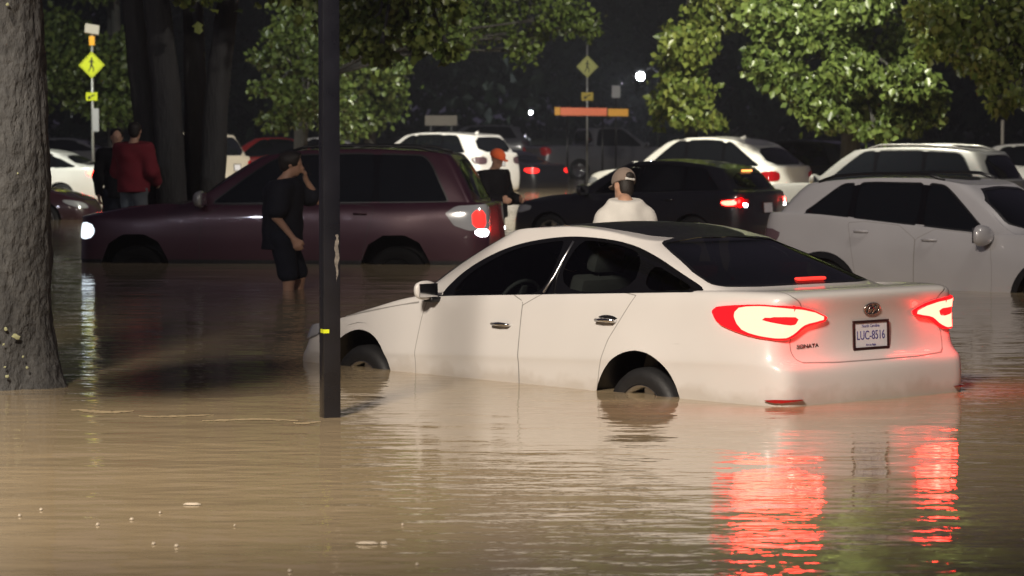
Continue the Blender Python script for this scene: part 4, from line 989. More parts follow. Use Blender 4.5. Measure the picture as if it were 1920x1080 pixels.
# ================================================================== posts and signs
MT['post_black'] = vary(mat('black_post_paint', (.006, .0065, .010), .3, coat=.3), 6, .5, .12, .0012, 40)
MT['galv'] = vary(mat('galvanised_steel', (.42, .42, .40), .5, .7), 12, .2, .1)
MT['sign_y'] = mat('yellow_sign_sheet', (.52, .58, .02), .4, emit=(.75, .9, .02), es=.0)
MT['sign_olive'] = mat('olive_sign_sheet', (.42, .43, .13), .45); MT['sign_ink'] = mat('sign_black', (.01, .01, .01), .5)
MT['sign_w'] = mat('white_sign_sheet', (.36, .36, .37), .5); MT['orange'] = mat('orange_board', (.95, .21, .08), .45); MT['amberboard'] = mat('amber_board', (.80, .38, .02), .45)
MT['lampglow'] = emis('lit_lamp', (.92, .96, 1), 60); MT['sign_y2'] = mat('ochre_plaque', (.55, .42, .06), .45)
MT['pale_streak'] = vary(mat('post_pale_streak', (.16, .145, .13), .45, .3), 40, .85, .1, .002, 80)  # pale mottled streak on the post
MT['wall_pale'] = vary(mat('pale_board', (.42, .38, .32), .7), 2, .15, .05)
def black_post():
    b = gp(619, 782); root = empty('lamp_post', (b.x, b.y, 0), R(20)); tag(root, 'black square steel post rising from the water by the sedan', 'post')
    m = MB(); m.box((0, 0, 2.6), (.100, .100, 6.2), None, 0, .006); m.build('shaft', MT['post_black'], root, False, 40)
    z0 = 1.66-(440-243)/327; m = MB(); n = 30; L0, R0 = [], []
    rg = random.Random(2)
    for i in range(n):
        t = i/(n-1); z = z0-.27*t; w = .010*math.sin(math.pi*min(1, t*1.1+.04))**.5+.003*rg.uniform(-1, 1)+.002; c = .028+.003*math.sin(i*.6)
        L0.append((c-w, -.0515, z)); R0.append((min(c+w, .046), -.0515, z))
    m.add(L0+R0, [(i, i+1, n+i+1, n+i) for i in range(n-1)]); m.build('pale_patch', MT['pale_streak'], root)
    m = MB(); z = 1.66-(622-243)/327; m.box((-.0505, -.02, z), (.004, .062, .022)); m.box((-.035, -.0512, z), (.032, .003, .022)); m.build('tape', MT['sign_y'], root)
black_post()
def frame_at(loc, face):      # matrix: local x to the right as seen, y up, z towards the viewer
    f = Vector(face).normalized(); r_ = Vector((0, 0, 1)).cross(f).normalized(); u_ = f.cross(r_)
    return Matrix.Translation(loc) @ Matrix(((r_.x, u_.x, f.x, 0), (r_.y, u_.y, f.y, 0), (r_.z, u_.z, f.z, 0), (0, 0, 0, 1)))
def walker(mb, M, s, dz=.008):
    """walking pedestrian symbol as a flat plate"""
    def poly(p): 
        n = len(p); mb.add([M @ Vector((x*s, y*s, dz)) for x, y in p], [tuple(range(n))])
    poly([(.0+.055*math.cos(a), .40+.055*math.sin(a)) for a in np.linspace(0, 2*math.pi, 13)[:-1]])
    def bar(a, b, w0, w1):
        a, b = Vector(a), Vector(b); n = (b-a).orthogonal() if False else Vector((-(b-a).y, (b-a).x)).normalized()
        poly([a+n*w0, a-n*w0, b-n*w1, b+n*w1])
    bar((.0, .33), (-.02, .02), .055, .05); bar((.01, .31), (.15, .12), .028, .022); bar((-.01, .31), (-.17, .16), .028, .022)
    bar((-.01, .05), (.12, -.20), .045, .03); bar((.12, -.20), (.10, -.42), .032, .026); bar((-.02, .05), (-.08, -.18), .045, .03); bar((-.08, -.18), (-.20, -.38), .032, .026)
def crossing_sign(label, u, vtop, vc, half, Y, mface, mpl, vp, vpole, face, solar=False):
    c = at(u, vc, Y); root = empty('crossing_sign', (c.x, Y, ground_z(Y))); tag(root, label, 'road sign'); B = Vector(root.location); k = Y/FPX
    zt = at(u, vtop, Y).z; m = MB(); m.tube([(0, 0, 0), (0, 0, zt-B.z)], .032, 10); m.build('pole', MT['galv'], root, True)
    M = frame_at(c-B+Vector(face).normalized()*.05, face); s = half*k*1.05; m = MB()
    vs = [M @ Vector(v) for v in ((s, 0, 0), (0, s, 0), (-s, 0, 0), (0, -s, 0), (s, 0, -.004), (0, s, -.004), (-s, 0, -.004), (0, -s, -.004))]
    m.add(vs, [(0, 1, 2, 3), (7, 6, 5, 4), (0, 4, 5, 1), (1, 5, 6, 2), (2, 6, 7, 3), (3, 7, 4, 0)]); f = m.build('sign_face', MT[mface], root)
    m = MB(); s2 = s*.9
    for a in range(4):
        p = [(s2, 0), (0, s2), (-s2, 0), (0, -s2)]; q = [(x*.965, y*.965) for x, y in p]; m.add([M @ Vector((*v, .003)) for v in (p[a], p[(a+1) % 4], q[(a+1) % 4], q[a])], [(0, 1, 2, 3)])
    m.build('sign_border', MT['sign_ink'], f)
    m = MB(); walker(m, M, s*1.25, .004); m.build('walking_figure', MT['sign_ink'], f)
    c2 = at(u, vp, Y)-B+Vector(face).normalized()*.05; M2 = frame_at(c2, face); w, h = 10*k*1.1, 7*k*1.1; m = MB()
    m.add([M2 @ Vector(v) for v in ((-w, -h, 0), (w, -h, 0), (w, h, 0), (-w, h, 0), (-w, -h, -.004), (w, -h, -.004), (w, h, -.004), (-w, h, -.004))], [(0, 1, 2, 3), (7, 6, 5, 4), (0, 4, 5, 1), (1, 5, 6, 2), (2, 6, 7, 3), (3, 7, 4, 0)])
    pl = m.build('arrow_plaque', MT[mpl], root); m = MB()
    m.add([M2 @ Vector((x*w, y*h, .004)) for x, y in ((.5, .55), (.6, .35), (-.35, -.25), (-.45, -.05))], [(0, 1, 2, 3)]); m.add([M2 @ Vector((x*w, y*h, .004)) for x, y in ((-.65, -.6), (-.05, -.5), (-.55, .25))], [(0, 1, 2)])
    m.build('arrow', MT['sign_ink'], pl)
    if solar:
        z = at(u, 55, Y).z-B.z; m = MB(); m.box((0, 0, z), (.34, .05, .26), Matrix.Rotation(R(-32), 3, 'X') @ Matrix.Rotation(R(18), 3, 'Z'), 0, .01); m.build('solar_panel', MT['wall_pale'], root)
        m = MB(); m.box((0, .01, z-.27), (.13, .12, .22), None, 0, .01); m.build('control_box', MT['amberboard'], root)
        z = at(u, 225, Y).z-B.z; m = MB(); m.box((.08, -.04, z), (.15, .05, .55), None, 0, .005); m.build('white_marker', MT['sign_w'], root)
    return root
crossing_sign('bright yellow pedestrian crossing sign topped by a small solar panel', 173, 55, 122, 24, 70, 'sign_y', 'sign_y', 181, 245, (-.15, -1, 0), True)
crossing_sign('dull olive pedestrian crossing sign behind the orange bar', 1101, 78, 125, 20, 92, 'sign_olive', 'sign_y2', 181, 240, (.1, -1, 0))
def small_sign():
    Y = 96; c = at(1155, 172, Y); root = empty('parking_sign', (c.x, Y, ground_z(Y))); tag(root, 'small white rectangular sign on a thin dark post', 'road sign'); B = Vector(root.location); k = Y/FPX
    m = MB(); m.tube([(0, 0, 0), (0, 0, c.z-B.z+.2)], .028, 8); m.build('pole', MT['trim'], root, True)
    m = MB(); m.box((0, -.04, c.z-B.z), (16*k, .006, 23*k), None, 0, .001); m.build('sign_face', MT['sign_w'], root)
small_sign()
def thin_posts():
    for u, vt, Y, lab, h in ((207, -40, 84, 'tall greenish pole rising behind the solar panel', .075), (1880, 225, 88, 'short pale post behind the silver vehicle', .05)):
        b = Vector((at(u, 243, Y).x, Y, ground_z(Y))); m = MB(); m.tube([(0, 0, 0), (0, 0, at(u, vt, Y).z-b.z)], h, 10); o = m.build('utility_pole', MT['wall_pale'] if u > 900 else MT['bark_mid'], None, True); o.location = b; tag(o, lab, 'pole')
thin_posts()
def barrier():
    Y = 88; k = Y/FPX; c = at(1108, 210, Y); root = empty('clearance_bar', (c.x, Y, ground_z(Y))); tag(root, 'orange bar with yellow ends hung across two thin poles', 'barrier'); B = Vector(root.location)
    def seg(nm, u0, u1, v0, v1, m, y=0):
        a, b = at(u0, (v0+v1)/2, Y), at(u1, (v0+v1)/2, Y); q = MB(); q.box(((a.x+b.x)/2-B.x, y, a.z-B.z), ((b.x-a.x), .06, (v1-v0)*k), Matrix.Rotation(R(-.6), 3, 'Y').inverted(), 0, .008); return q.build(nm, MT[m], root)
    seg('board', 1051, 1138, 202, 217, 'orange'); seg('end_board', 1040, 1050.5, 201, 216, 'amberboard'); seg('end_board', 1140, 1178, 204, 218, 'amberboard'); 
    for u in (1064, 1130):
        x = at(u, 210, Y).x-B.x; q = MB(); q.tube([(x, .05, 0), (x, .05, c.z-B.z-.15)], .03, 8); q.build('leg', MT['trim'], root, True)
barrier()
def board_sign():
    Y = 100; k = Y/FPX; c = at(827, 226, Y); root = empty('notice_board', (c.x, Y, ground_z(Y))); tag(root, 'low blank beige board on two stubby legs', 'sign'); B = Vector(root.location)
    m = MB(); m.box((0, 0, c.z-B.z), (60*k, .05, 19*k), None, 0, .01); m.build('panel', MT['wall_pale'], root)
    for sx in (-.35, .35): m = MB(); m.box((sx*1.0, .04, (c.z-B.z)/2), (.07, .07, c.z-B.z)); m.build('leg', MT['trim'], root)
board_sign()
def street_light(u, v, Y, rad, es, label, h=None):
    c = at(u, v, Y); root = empty('street_light', (c.x+.9, Y+.1, ground_z(Y))); tag(root, label, 'street light'); B = Vector(root.location)
    m = MB(); m.tube([(0, 0, 0), (0, 0, c.z-B.z+.25), (-.3, 0, c.z-B.z+.45), (-.9, 0, c.z-B.z+.4)], [.09, .06, .05, .05], 10); m.build('pole', MT['trim'], root, True)
    m = MB(); m.box((-.9, 0, c.z-B.z+.33), (.6, .35, .14), None, 0, .03); m.build('lamp_head', MT['trim'], root)
    if rad > .2: l_ = spot('lamp_street', (c.x-.1, Y-.2, c.z-.4), (c.x-4, Y-6, 0), 2000, (.92, .96, 1), .3, 160, .5)
    m = MB(); m.lathe([(0, -rad*1.0), (rad*.6, -rad*.8), (rad, 0), (rad*.8, rad*.6), (0, rad*.9)], 20, Matrix.Translation((-.9, -.1, c.z-B.z))); m.build('lamp_bulb', MT['lampglow'], root, True)
street_light(1201, 143, 150, .22, 60, 'lit street light glowing white beside the narrow tree')
street_light(995, 211, 165, .10, 30, 'tiny distant white light above the dark pickup')
# pale scraps on the near water, their shine built as flat shapes
def glints():
    rg = random.Random(5); mm = mat('pale_glint', (.50, .43, .34), .5)
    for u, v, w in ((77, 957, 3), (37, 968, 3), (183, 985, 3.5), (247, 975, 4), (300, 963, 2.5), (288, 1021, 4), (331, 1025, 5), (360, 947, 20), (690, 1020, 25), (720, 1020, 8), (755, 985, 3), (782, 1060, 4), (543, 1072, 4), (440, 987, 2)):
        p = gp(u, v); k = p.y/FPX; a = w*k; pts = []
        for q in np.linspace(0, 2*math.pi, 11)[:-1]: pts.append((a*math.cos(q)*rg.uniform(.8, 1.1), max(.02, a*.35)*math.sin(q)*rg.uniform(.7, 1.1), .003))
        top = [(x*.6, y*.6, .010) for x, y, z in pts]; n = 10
        o = mesh('glint_shape', pts+top, [(i, (i+1) % n, n+(i+1) % n, n+i) for i in range(n)]+[tuple(range(n, 2*n))], mm); o.location = p
        tag(o, {20: 'long pale glint shape alone on the open water below the tan scum', 25: 'longest pale glint shape, near the bottom edge of the water', 8: 'short pale glint shape touching the end of the longest one'}.get(w, 'tiny pale glint shape on the near brown water'), 'debris', 'pale scraps laid as shapes on the near water')
glints()

def scum():
    rg = random.Random(8); mm = vary(mat('foam_scum', (.30, .235, .14), .6), 14, .4, .1)
    for u, v, w, h in ((190, 772, 60, 2.2), (330, 781, 70, 1.4), (470, 789, 90, 1.6), (575, 794, 25, 1.5)):
        p = gp(u, v); k = p.y/FPX; n = 26; a = w*k; d = h*k*13; pts = []
        for i in range(n):
            t = i/(n-1); pts.append((-a+2*a*t, d*math.sin(t*5+u)*.8+rg.uniform(-.2, .2)*d, .003, d*(.25+.75*math.sin(math.pi*t))*rg.uniform(.3, 1)))
        o = mesh('scum_line', [(x, y-q, z) for x, y, z, q in pts]+[(x, y+q, z+.003) for x, y, z, q in pts], [(i, i+1, n+i+1, n+i) for i in range(n-1)], mm); o.location = p
        tag(o, {190: 'tan scum line nearest the thick trunk', 330: 'thin tan scum line second from the thick trunk', 470: 'longest tan scum line, just short of the black post', 575: 'short scum line touching the foot of the black post'}[u], 'scum', 'scum lines on the water left of the post')
scum()

# ================================================================== people: smooth implicit bodies turned into one mesh
def sdf_mesh(prims, res=.012, k=.03, cuts=(), pad=.04, wrinkle=0, seed=0):
    """prims: ('c', a, b, ra, rb) tapered limb, ('e', centre, radii[, rotation]) ellipsoid, ('-e', ...) carved"""
    lo = np.full(3, 1e9); hi = -lo; bb = []
    for p in prims:
        if p[0] == 'c':
            a, b = np.array(p[1], float), np.array(p[2], float); r = max(p[3], p[4])
            l_, h_ = np.minimum(a, b)-r, np.maximum(a, b)+r
        else:
            c, r = np.array(p[1], float), np.array(p[2], float); m = r.max() if len(p) > 3 else r; l_, h_ = c-m, c+m
        bb.append((l_, h_))
        if p[0][0] != '-': lo = np.minimum(lo, l_); hi = np.maximum(hi, h_)
    lo -= pad; hi += pad; n = np.ceil((hi-lo)/res).astype(int)+1
    F = np.full(n, 1.0, np.float32)
    ax = [lo[i]+res*np.arange(n[i]) for i in range(3)]
    for p, (l_, h_) in zip(prims, bb):
        m = k*1.5+res*3
        i0 = np.maximum(((l_-m-lo)/res).astype(int), 0); i1 = np.minimum(np.ceil((h_+m-lo)/res).astype(int)+1, n)
        if (i1 <= i0).any(): continue
        X, Y, Z = np.meshgrid(ax[0][i0[0]:i1[0]], ax[1][i0[1]:i1[1]], ax[2][i0[2]:i1[2]], indexing='ij')
        Q = np.stack([X, Y, Z], -1)
        if p[0] == 'c':
            a, b = np.array(p[1], float), np.array(p[2], float); e = b-a
            t = np.clip(((Q-a)@e)/(e@e+1e-12), 0, 1); d = np.linalg.norm(Q-a-t[..., None]*e, axis=-1)-(p[3]+(p[4]-p[3])*t)
        else:
            c, r = np.array(p[1], float), np.array(p[2], float); v = Q-c
            if len(p) > 3: v = v@np.array(p[3].to_3x3() if hasattr(p[3], 'to_3x3') else p[3])
            l = np.linalg.norm(v/r, axis=-1); d = (l-1)*r.min() if False else l*(l-1)/np.maximum(np.linalg.norm(v/(r*r), axis=-1), 1e-6)
        S = F[i0[0]:i1[0], i0[1]:i1[1], i0[2]:i1[2]]
        kk = p[-1] if isinstance(p[-1], dict) and False else k
        if p[0][0] == '-': S[:] = np.maximum(S, -d)
        else:
            h = np.clip(.5+.5*(S-d)/kk, 0, 1); S[:] = np.where(S > .9, d, S*(1-h)+d*h-kk*h*(1-h))
    X, Y, Z = np.meshgrid(*ax, indexing='ij')
    if wrinkle:
        F += wrinkle*(np.sin(17*X+9*Z+seed)*np.sin(23*Y+6*Z)+.8*np.sin(31*Z+13*X+5*Y+seed*2)*np.sin(11*X-7*Y))
    for (pt, nr) in cuts:       # keep the side the normal points away from
        nr = np.array(nr, float); nr /= np.linalg.norm(nr)
        F = np.maximum(F, ((X-pt[0])*nr[0]+(Y-pt[1])*nr[1]+(Z-pt[2])*nr[2]))
    return surface_nets(F, lo, res)
def surface_nets(F, lo, res):
    s = F < 0; n = np.array(F.shape)
    c = [s[i:n[0]-1+i, j:n[1]-1+j, k:n[2]-1+k] for i in (0, 1) for j in (0, 1) for k in (0, 1)]
    cnt = sum(x.astype(np.int8) for x in c); act = (cnt > 0) & (cnt < 8); idx = np.argwhere(act)
    vid = -np.ones(act.shape, int); vid[act] = np.arange(len(idx))
    acc = np.zeros((len(idx), 3)); w = np.zeros(len(idx))
    cor = [(i, j, k) for i in (0, 1) for j in (0, 1) for k in (0, 1)]
    for a in range(8):
        for b in range(a+1, 8):
            A, B = np.array(cor[a]), np.array(cor[b])
            if np.abs(A-B).sum() != 1: continue
            fa = F[tuple((idx+A).T)]; fb = F[tuple((idx+B).T)]; m = (fa < 0) != (fb < 0)
            t = fa[m]/(fa[m]-fb[m]); acc[m] += A+(B-A)*t[:, None]; w[m] += 1
    V = lo+res*(idx+acc/w[:, None]); faces = []
    for d in range(3):
        e = np.zeros(3, int); e[d] = 1; o1, o2 = [np.eye(3, dtype=int)[q] for q in ((d+1) % 3, (d+2) % 3)]
        a = s[:-1 if d == 0 else None, :-1 if d == 1 else None, :-1 if d == 2 else None]
        b = s[1 if d == 0 else 0:, 1 if d == 1 else 0:, 1 if d == 2 else 0:]
        I = np.argwhere(a != b); I = I[(I[:, (d+1) % 3] > 0) & (I[:, (d+2) % 3] > 0)]
        I = I[(I[:, (d+1) % 3] < n[(d+1) % 3]-1) & (I[:, (d+2) % 3] < n[(d+2) % 3]-1)]
        q = [vid[tuple((I-u).T)] for u in (0*e, o1, o1+o2, o2)]
        flip = ~a[tuple(I.T)]
        Q = np.stack(q, 1); Q[flip] = Q[flip][:, ::-1]; Q = Q[(Q >= 0).all(1)]; faces.append(Q)
    Fc = np.concatenate(faces)
    for _ in range(2):   # light smoothing
        S = np.zeros_like(V); C_ = np.zeros(len(V))
        for i in range(4):
            a, b = Fc[:, i], Fc[:, (i+1) % 4]; np.add.at(S, a, V[b]); np.add.at(C_, a, 1); np.add.at(S, b, V[a]); np.add.at(C_, b, 1)
        V = V*.6+.4*S/np.maximum(C_, 1)[:, None]
    return V, Fc
MT['skin'] = vary(mat('skin', (.42, .24, .16), .5, sheen=.1), 12, .15, .08)
MT['skin_dark'] = vary(mat('skin_brown', (.20, .11, .075), .5), 12, .15, .08)
MT['hair'] = vary(mat('dark_hair', (.015, .011, .009), .6), 60, .4, .1, .004, 120)
def cloth(n, c, r=.85): return vary(mat(n, c, r, spec=.2, sheen=.1 if sum(c) > .3 else 0), 9, .18, .06, .0015, 260)
MT['navy'] = cloth('navy_cotton', (.016, .017, .024)); MT['shorts_dark'] = cloth('dark_shorts', (.014, .016, .024))
MT['tee'] = cloth('white_cotton', (.62, .60, .56)); MT['cap_tan'] = cloth('tan_cap', (.22, .17, .14))
MT['red_fleece'] = cloth('red_fleece', (.17, .020, .028)); MT['grey_pants'] = cloth('grey_trousers', (.10, .11, .12))
MT['black_jacket'] = cloth('black_jacket', (.006, .0055, .007), .8); MT['orange_cap'] = cloth('orange_cap', (.75, .13, .04))
MT['phone'] = mat('phone_case', (.01, .01, .012), .25)
def head_prims(c, f, up, s=1.0):
    """head centred at c looking along f: skull, jaw, nose, lips, eye sockets, ears"""
    c = np.array(c, float); f = np.array(f, float); f /= np.linalg.norm(f); up = np.array(up, float); r = np.cross(f, up); r /= np.linalg.norm(r); up = np.cross(r, f)
    P = lambda a, b, d: c+(r*a+f*b+up*d)*s
    Rm = np.stack([r, f, up], 1)
    return [('e', P(0, -.012, .02), np.array([.076, .096, .092])*s, Rm), ('e', P(0, .030, -.045), np.array([.058, .062, .070])*s, Rm),
            ('c', P(0, .085, .006), P(0, .108, -.026), .010*s, .015*s), ('e', P(0, .055, -.098), np.array([.026, .026, .020])*s, Rm),
            ('e', P(0, .086, -.060), np.array([.024, .012, .010])*s, Rm), ('e', P(.030, .070, .022), np.array([.022, .014, .010])*s, Rm), ('e', P(-.030, .070, .022), np.array([.022, .014, .010])*s, Rm),
            ('e', P(.078, -.008, -.008), np.array([.009, .019, .032])*s, Rm), ('e', P(-.078, -.008, -.008), np.array([.009, .019, .032])*s, Rm)], (P, Rm)
def hand_prims(w, d, n, s=1.0, curl=.35, side=1):
    """hand at wrist w, fingers along d, palm facing n: palm, four fingers of unequal length in two bends, thumb from the side"""
    w = np.array(w, float); d = np.array(d, float); d /= np.linalg.norm(d); n = np.array(n, float); n -= d*(n@d); n /= np.linalg.norm(n); r = np.cross(d, n)*side
    out = []
    for i, (o, ln) in enumerate(((.030, .070), (.010, .080), (-.010, .075), (-.029, .060))):
        k0 = w+(d*.085+r*o)*s; a1 = curl*.6+.06*i; a2 = curl*1.4+.08*i
        d1 = d*math.cos(a1)+n*math.sin(a1); d2 = d*math.cos(a2)+n*math.sin(a2)
        k1 = k0+d1*ln*.52*s; k2 = k1+d2*ln*.5*s
        out += [('c', w+(d*.02+r*o*.6)*s, k0, .015*s, .0115*s), ('c', k0, k1, .0105*s, .0095*s), ('c', k1, k2, .0095*s, .008*s)]
    t0 = w+(d*.025+r*.026)*s; t1 = t0+(d*.035+r*.030+n*.012)*s; t2 = t1+(d*.032+r*.006+n*.012)*s
    return out+[('c', t0, t1, .015*s, .0115*s), ('c', t1, t2, .0115*s, .0095*s)]
def make_person(label, loc, facing, pose, group=None, res=.014):
    """pose: dict of joints in local space (x right, y forward, z up from the feet)"""
    root = empty('person', loc, facing-math.pi/2); tag(root, label, 'person', group)
    j = pose; s = j.get('s', 1.0); pr = []
    hc = np.array(j['head']); hp, (HP, HR) = head_prims(hc, j.get('look', (0, 1, 0)), j.get('hup', (0, 0, 1)), s)
    pr += hp; nk, pv = np.array(j['neck']), np.array(j['pelvis']); ch = nk*.72+pv*.28
    pr += [('c', nk+[0, -.0, -.03], hc+[0, -.01, -.06], .060*s, .055*s)]
    pr += [('c', nk*.95+pv*.05, ch, .07, .12), ('c', ch, pv, .125, .125)]
    for sd, S_, E_, W_ in ((1, 'shR', 'elR', 'wrR'), (-1, 'shL', 'elL', 'wrL')):
        a, b, c = [np.array(j[x], float) for x in (S_, E_, W_)]
        pr += [('c', nk+[0, 0, -.06], a, .06, .062), ('c', a, b, .056, .042), ('c', b, c, .042, .027)]
        pr += [('c', ch+[.05*sd, .01, .04], a*.6+ch*.4, .10, .08)]
        hd = j.get('hd'+('R' if sd > 0 else 'L'), c-b); hn = j.get('hn'+('R' if sd > 0 else 'L'), (-sd, .2, 0))
        if j.get('hands', True): pr += hand_prims(c, hd, hn, 1.0, j.get('curl', .5), sd)
    for sd, H_, K_, A_ in ((1, 'hipR', 'knR', 'anR'), (-1, 'hipL', 'knL', 'anL')):
        a, b, c = [np.array(j[x], float) for x in (H_, K_, A_)]
        pr += [('c', pv, a, .11, .095), ('c', a, b, .090, .058), ('c', b, c, .060, .038), ('c', c+[0, -.03, -.03], c+[.02*sd, .15, -.055], .040, .032)]
    V, Fc = sdf_mesh(pr, res, .022); body = mesh('body', V, Fc, MT[j.get('skin', 'skin')], root)
    # hair or cap
    P = HP
    if j.get('hair'):
        V, Fc = sdf_mesh([('e', P(0, -.030, .035), np.array([.090, .102, .090])*s*j.get('hs', .84 if j.get('cap') else 1), HR), ('e', P(0, -.06, -.03), np.array([.074, .06, .07])*s*(.80 if j.get('cap') else 1), HR)]+([('e', P(0, .03, .085), np.array([.075, .075, .045])*s, HR)] if j['hair'] == 'full' else []), .011, .03, [(P(0, .062, 0), HR[:, 1])] , .03, .004)
        mesh('hair', V, Fc, MT['hair'], root)
    if j.get('cap'):
        cm = MT[j['cap']]
        V, Fc = sdf_mesh([('e', P(0, -.010, .042), np.array([.099, .120, .097])*s, HR)], .009, .02, [(P(0, 0, .020), -HR[:, 2])])
        cp = mesh('cap', V, Fc, cm, root)
        V, Fc = sdf_mesh([('e', P(0, .115, .030), np.array([.070, .075, .010])*s, HR)], .007, .01, [(P(0, .05, 0), -HR[:, 1])])
        mesh('cap_brim', V, Fc, cm, cp)
        if j.get('cap_gap'):
            V, Fc = sdf_mesh([('e', P(0, -.122, .052), np.array([.040, .024, .028])*s, HR)], .006, .01, [(P(0, 0, .030), -HR[:, 2])]); mesh('cap_opening', V, Fc, MT['hair'], cp)
            pts = [Vector(P(.05*math.sin(a), -.112-.018*math.cos(a)+.004, .028)) for a in np.linspace(-1.1, 1.1, 9)]
            m = MB(); m.tube(pts, .010, 6); m.build('cap_strap', MT['tee'], cp, True)
    # shirt
    sh = j.get('shirt')
    if sh:
        hem = j.get('hem', pv[2]-.10); e = j.get('loose', .022); q = []
        q += [('c', nk*.9+pv*.1+[0, 0, .0], ch, .085+e, .13+e), ('c', ch, np.array([pv[0], pv[1], hem]), .138+e, .14+e), ('c', nk+[-.05, 0, -.05], nk+[.05, 0, -.05], .06+e*.6, .06+e*.6)]
        for sd, S_, E_, W_ in ((1, 'shR', 'elR', 'wrR'), (-1, 'shL', 'elL', 'wrL')):
            a, b, c = [np.array(j[x], float) for x in (S_, E_, W_)]
            q += [('c', nk+[0, 0, -.06], a, .062+e*.6, .066+e*.6), ('c', ch+[.05*sd, .01, .04], a*.6+ch*.4, .105+e, .085+e)]
            if j.get('sleeve', 'short') == 'short': q += [('c', a, a+(b-a)*.72, .062+e*.7, .068+e*.7)]
            else: q += [('c', a, b, .062+e*.7, .052+e*.7), ('c', b, b+(c-b)*.93, .052+e*.7, .038+e*.6)]
        V, Fc = sdf_mesh(q, .014, .04, [((pv[0], pv[1], hem), (0, 0, -1)), (nk+np.array([0, 0, .012]), (0, -.15, 1))], .04, .0045, hash(label) % 7)
        mesh('hooded_jacket' if j.get('hood') else j.get('shirt_name', 'shirt'), V, Fc, MT[sh], root)
        if j.get('hood'):
            V, Fc = sdf_mesh([('e', nk+np.array([0, -.09, .01]), (.12, .08, .085)), ('c', nk+[.07, .0, .01], nk+[-.07, -.0, .01], .05, .05)], .014, .04); mesh('hood', V, Fc, MT[sh], root)
    if j.get('pants'):
        end = j.get('pants_end', 1.0); q = [('c', pv+[0, 0, .06], pv+[0, 0, -.05], .14, .145)]; cu = []
        for sd, H_, K_, A_ in ((1, 'hipR', 'knR', 'anR'), (-1, 'hipL', 'knL', 'anL')):
            a, b, c = [np.array(j[x], float) for x in (H_, K_, A_)]
            q += [('c', pv, a, .125, .115)]
            if end <= 1: q += [('c', a, a+(b-a)*end, .112, .098)]
            else: q += [('c', a, b, .110, .080), ('c', b, c, .080, .066)]
        zc = None
        V, Fc = sdf_mesh(q, .014, .035, [], .04, .004, 3); mesh('shorts' if end <= 1 else 'trousers', V, Fc, MT[j['pants']], root)
    return root, P, HR
def stand(**k):
    p = dict(head=(0, .02, 1.66), neck=(0, -.01, 1.50), pelvis=(0, 0, .96), shR=(.19, 0, 1.43), shL=(-.19, 0, 1.43), elR=(.25, -.02, 1.14), elL=(-.25, -.02, 1.14),
        wrR=(.25, .06, .90), wrL=(-.25, .06, .90), hipR=(.09, 0, .90), hipL=(-.09, 0, .90), knR=(.11, .02, .48), knL=(-.11, .0, .48), anR=(.12, 0, .09), anL=(-.12, -.03, .09))
    p.update(k); return p
# --- the man on the phone, side-on, facing right, wading
pm = gp(529, 543)
man, HPn, HRn = make_person('person in dark shirt and shorts wading knee deep, phone held to the face', (pm.x, pm.y, -.36), R(2), stand(
    head=(0, .10, 1.665), neck=(0, .02, 1.50), look=(.10, 1, -.20), hup=(0, .2, 1), hair='full', hs=1.12, shirt='navy', hem=.78, loose=.055, pants='shorts_dark', pants_end=.88, sleeve='short',
    shR=(.19, .0, 1.41), elR=(.25, -.04, 1.12), wrR=(.24, .12, .90), hdR=(0, .45, -1), hnR=(-1, .2, 0),
    shL=(-.17, .06, 1.43), elL=(-.17, .34, 1.28), wrL=(-.08, .225, 1.50), hdL=(.25, -.08, .55), hnL=(.3, -1, .1), curl=.8,
    hipR=(.10, .0, .90), knR=(.12, .07, .48), anR=(.13, .05, .09), hipL=(-.09, .02, .90), knL=(-.11, .16, .50), anL=(-.12, .13, .09)), res=.0105)
man.scale = (1.14, 1.10, 1.0)
m_ = MB(); m_.box((0, 0, 0), (.012, .075, .15), None, 0, .006)
ph = m_.build('mobile_phone', MT['phone']); tag(ph, 'dark mobile phone held to the face of the wading man', 'phone')
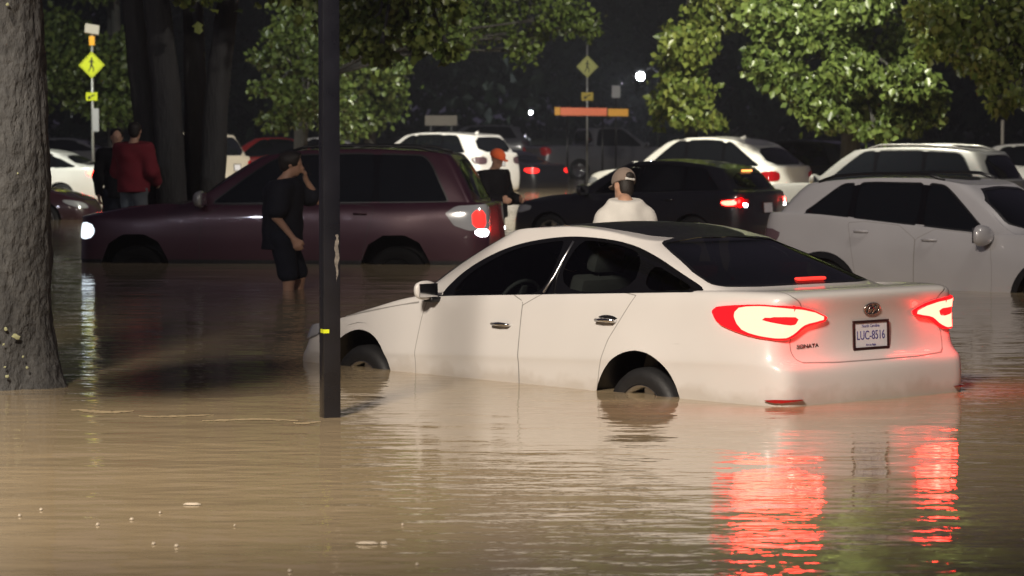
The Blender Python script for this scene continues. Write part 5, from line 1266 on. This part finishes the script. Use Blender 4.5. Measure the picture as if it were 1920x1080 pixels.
ph.matrix_world = Matrix.Translation(man.location) @ Matrix.Rotation(R(2-90), 4, 'Z') @ Matrix.Translation((-.068, .258, 1.625)) @ Matrix.Rotation(R(28), 4, 'X') @ Matrix.Rotation(R(60), 4, 'Z')
# --- two people by the trees
p1 = at(252, 484, 38.5)
make_person('person in a baggy red fleece and grey trousers under the trees', (p1.x, 38.5, -.02), R(60), stand(head=(0, .04, 1.66), look=(-.3, 1, -.15), shirt='red_fleece', shirt_name='fleece', hem=.86, loose=.075,
    sleeve='long', pants='grey_pants', pants_end=2, hair='short', elR=(.27, .02, 1.14), wrR=(.22, .20, 1.0), elL=(-.27, .02, 1.14), wrL=(-.2, .22, 1.02)))
p2 = at(220, 470, 39.4)
make_person('person with pale face and dark top, half hidden by the red fleece', (p2.x, 39.4, -.10), R(-75), stand(shirt='black_jacket', sleeve='long', hem=.84, loose=.03, pants='shorts_dark', pants_end=2, hair='short', shirt_name='jacket'))
# --- the man in the orange cap bending over behind the maroon vehicle
p3 = at(924, 480, 39.1)
make_person('person in an orange cap and black jacket just behind the maroon vehicle', (p3.x, 39.1, -.37), R(-38), stand(cap='orange_cap', shirt='black_jacket', shirt_name='jacket', sleeve='long', hem=.86, loose=.06, pants='shorts_dark', pants_end=2,
    head=(0, .08, 1.64), neck=(0, .0, 1.48), look=(.2, 1, -.35), hup=(0, .25, 1), elR=(.27, .06, 1.12), wrR=(.2, .28, 1.1), elL=(-.28, .04, 1.12), wrL=(-.22, .26, 1.1)))
# --- the man in the white tee seen from behind
p4 = at(1172, 640, 22.2)
tee, *_ = make_person('person in white t-shirt and tan cap seen from behind the white sedan', (p4.x, 22.2, -.43), R(96), stand(skin='skin', cap='cap_tan', cap_gap=True, hair='short', shirt='tee', loose=.03, pants='grey_pants', pants_end=2, hem=.85,
    head=(.0, .12, 1.545), neck=(0, .0, 1.45), look=(-.40, 1, -.30), hup=(0, .3, 1), shR=(.175, .0, 1.31), shL=(-.175, .0, 1.31), elR=(.26, .02, 1.05), elL=(-.28, .04, 1.08), wrR=(.18, .24, 1.0), wrL=(-.18, .24, 1.0)), res=.012)
tee.scale = (.90, .90, 1.07)
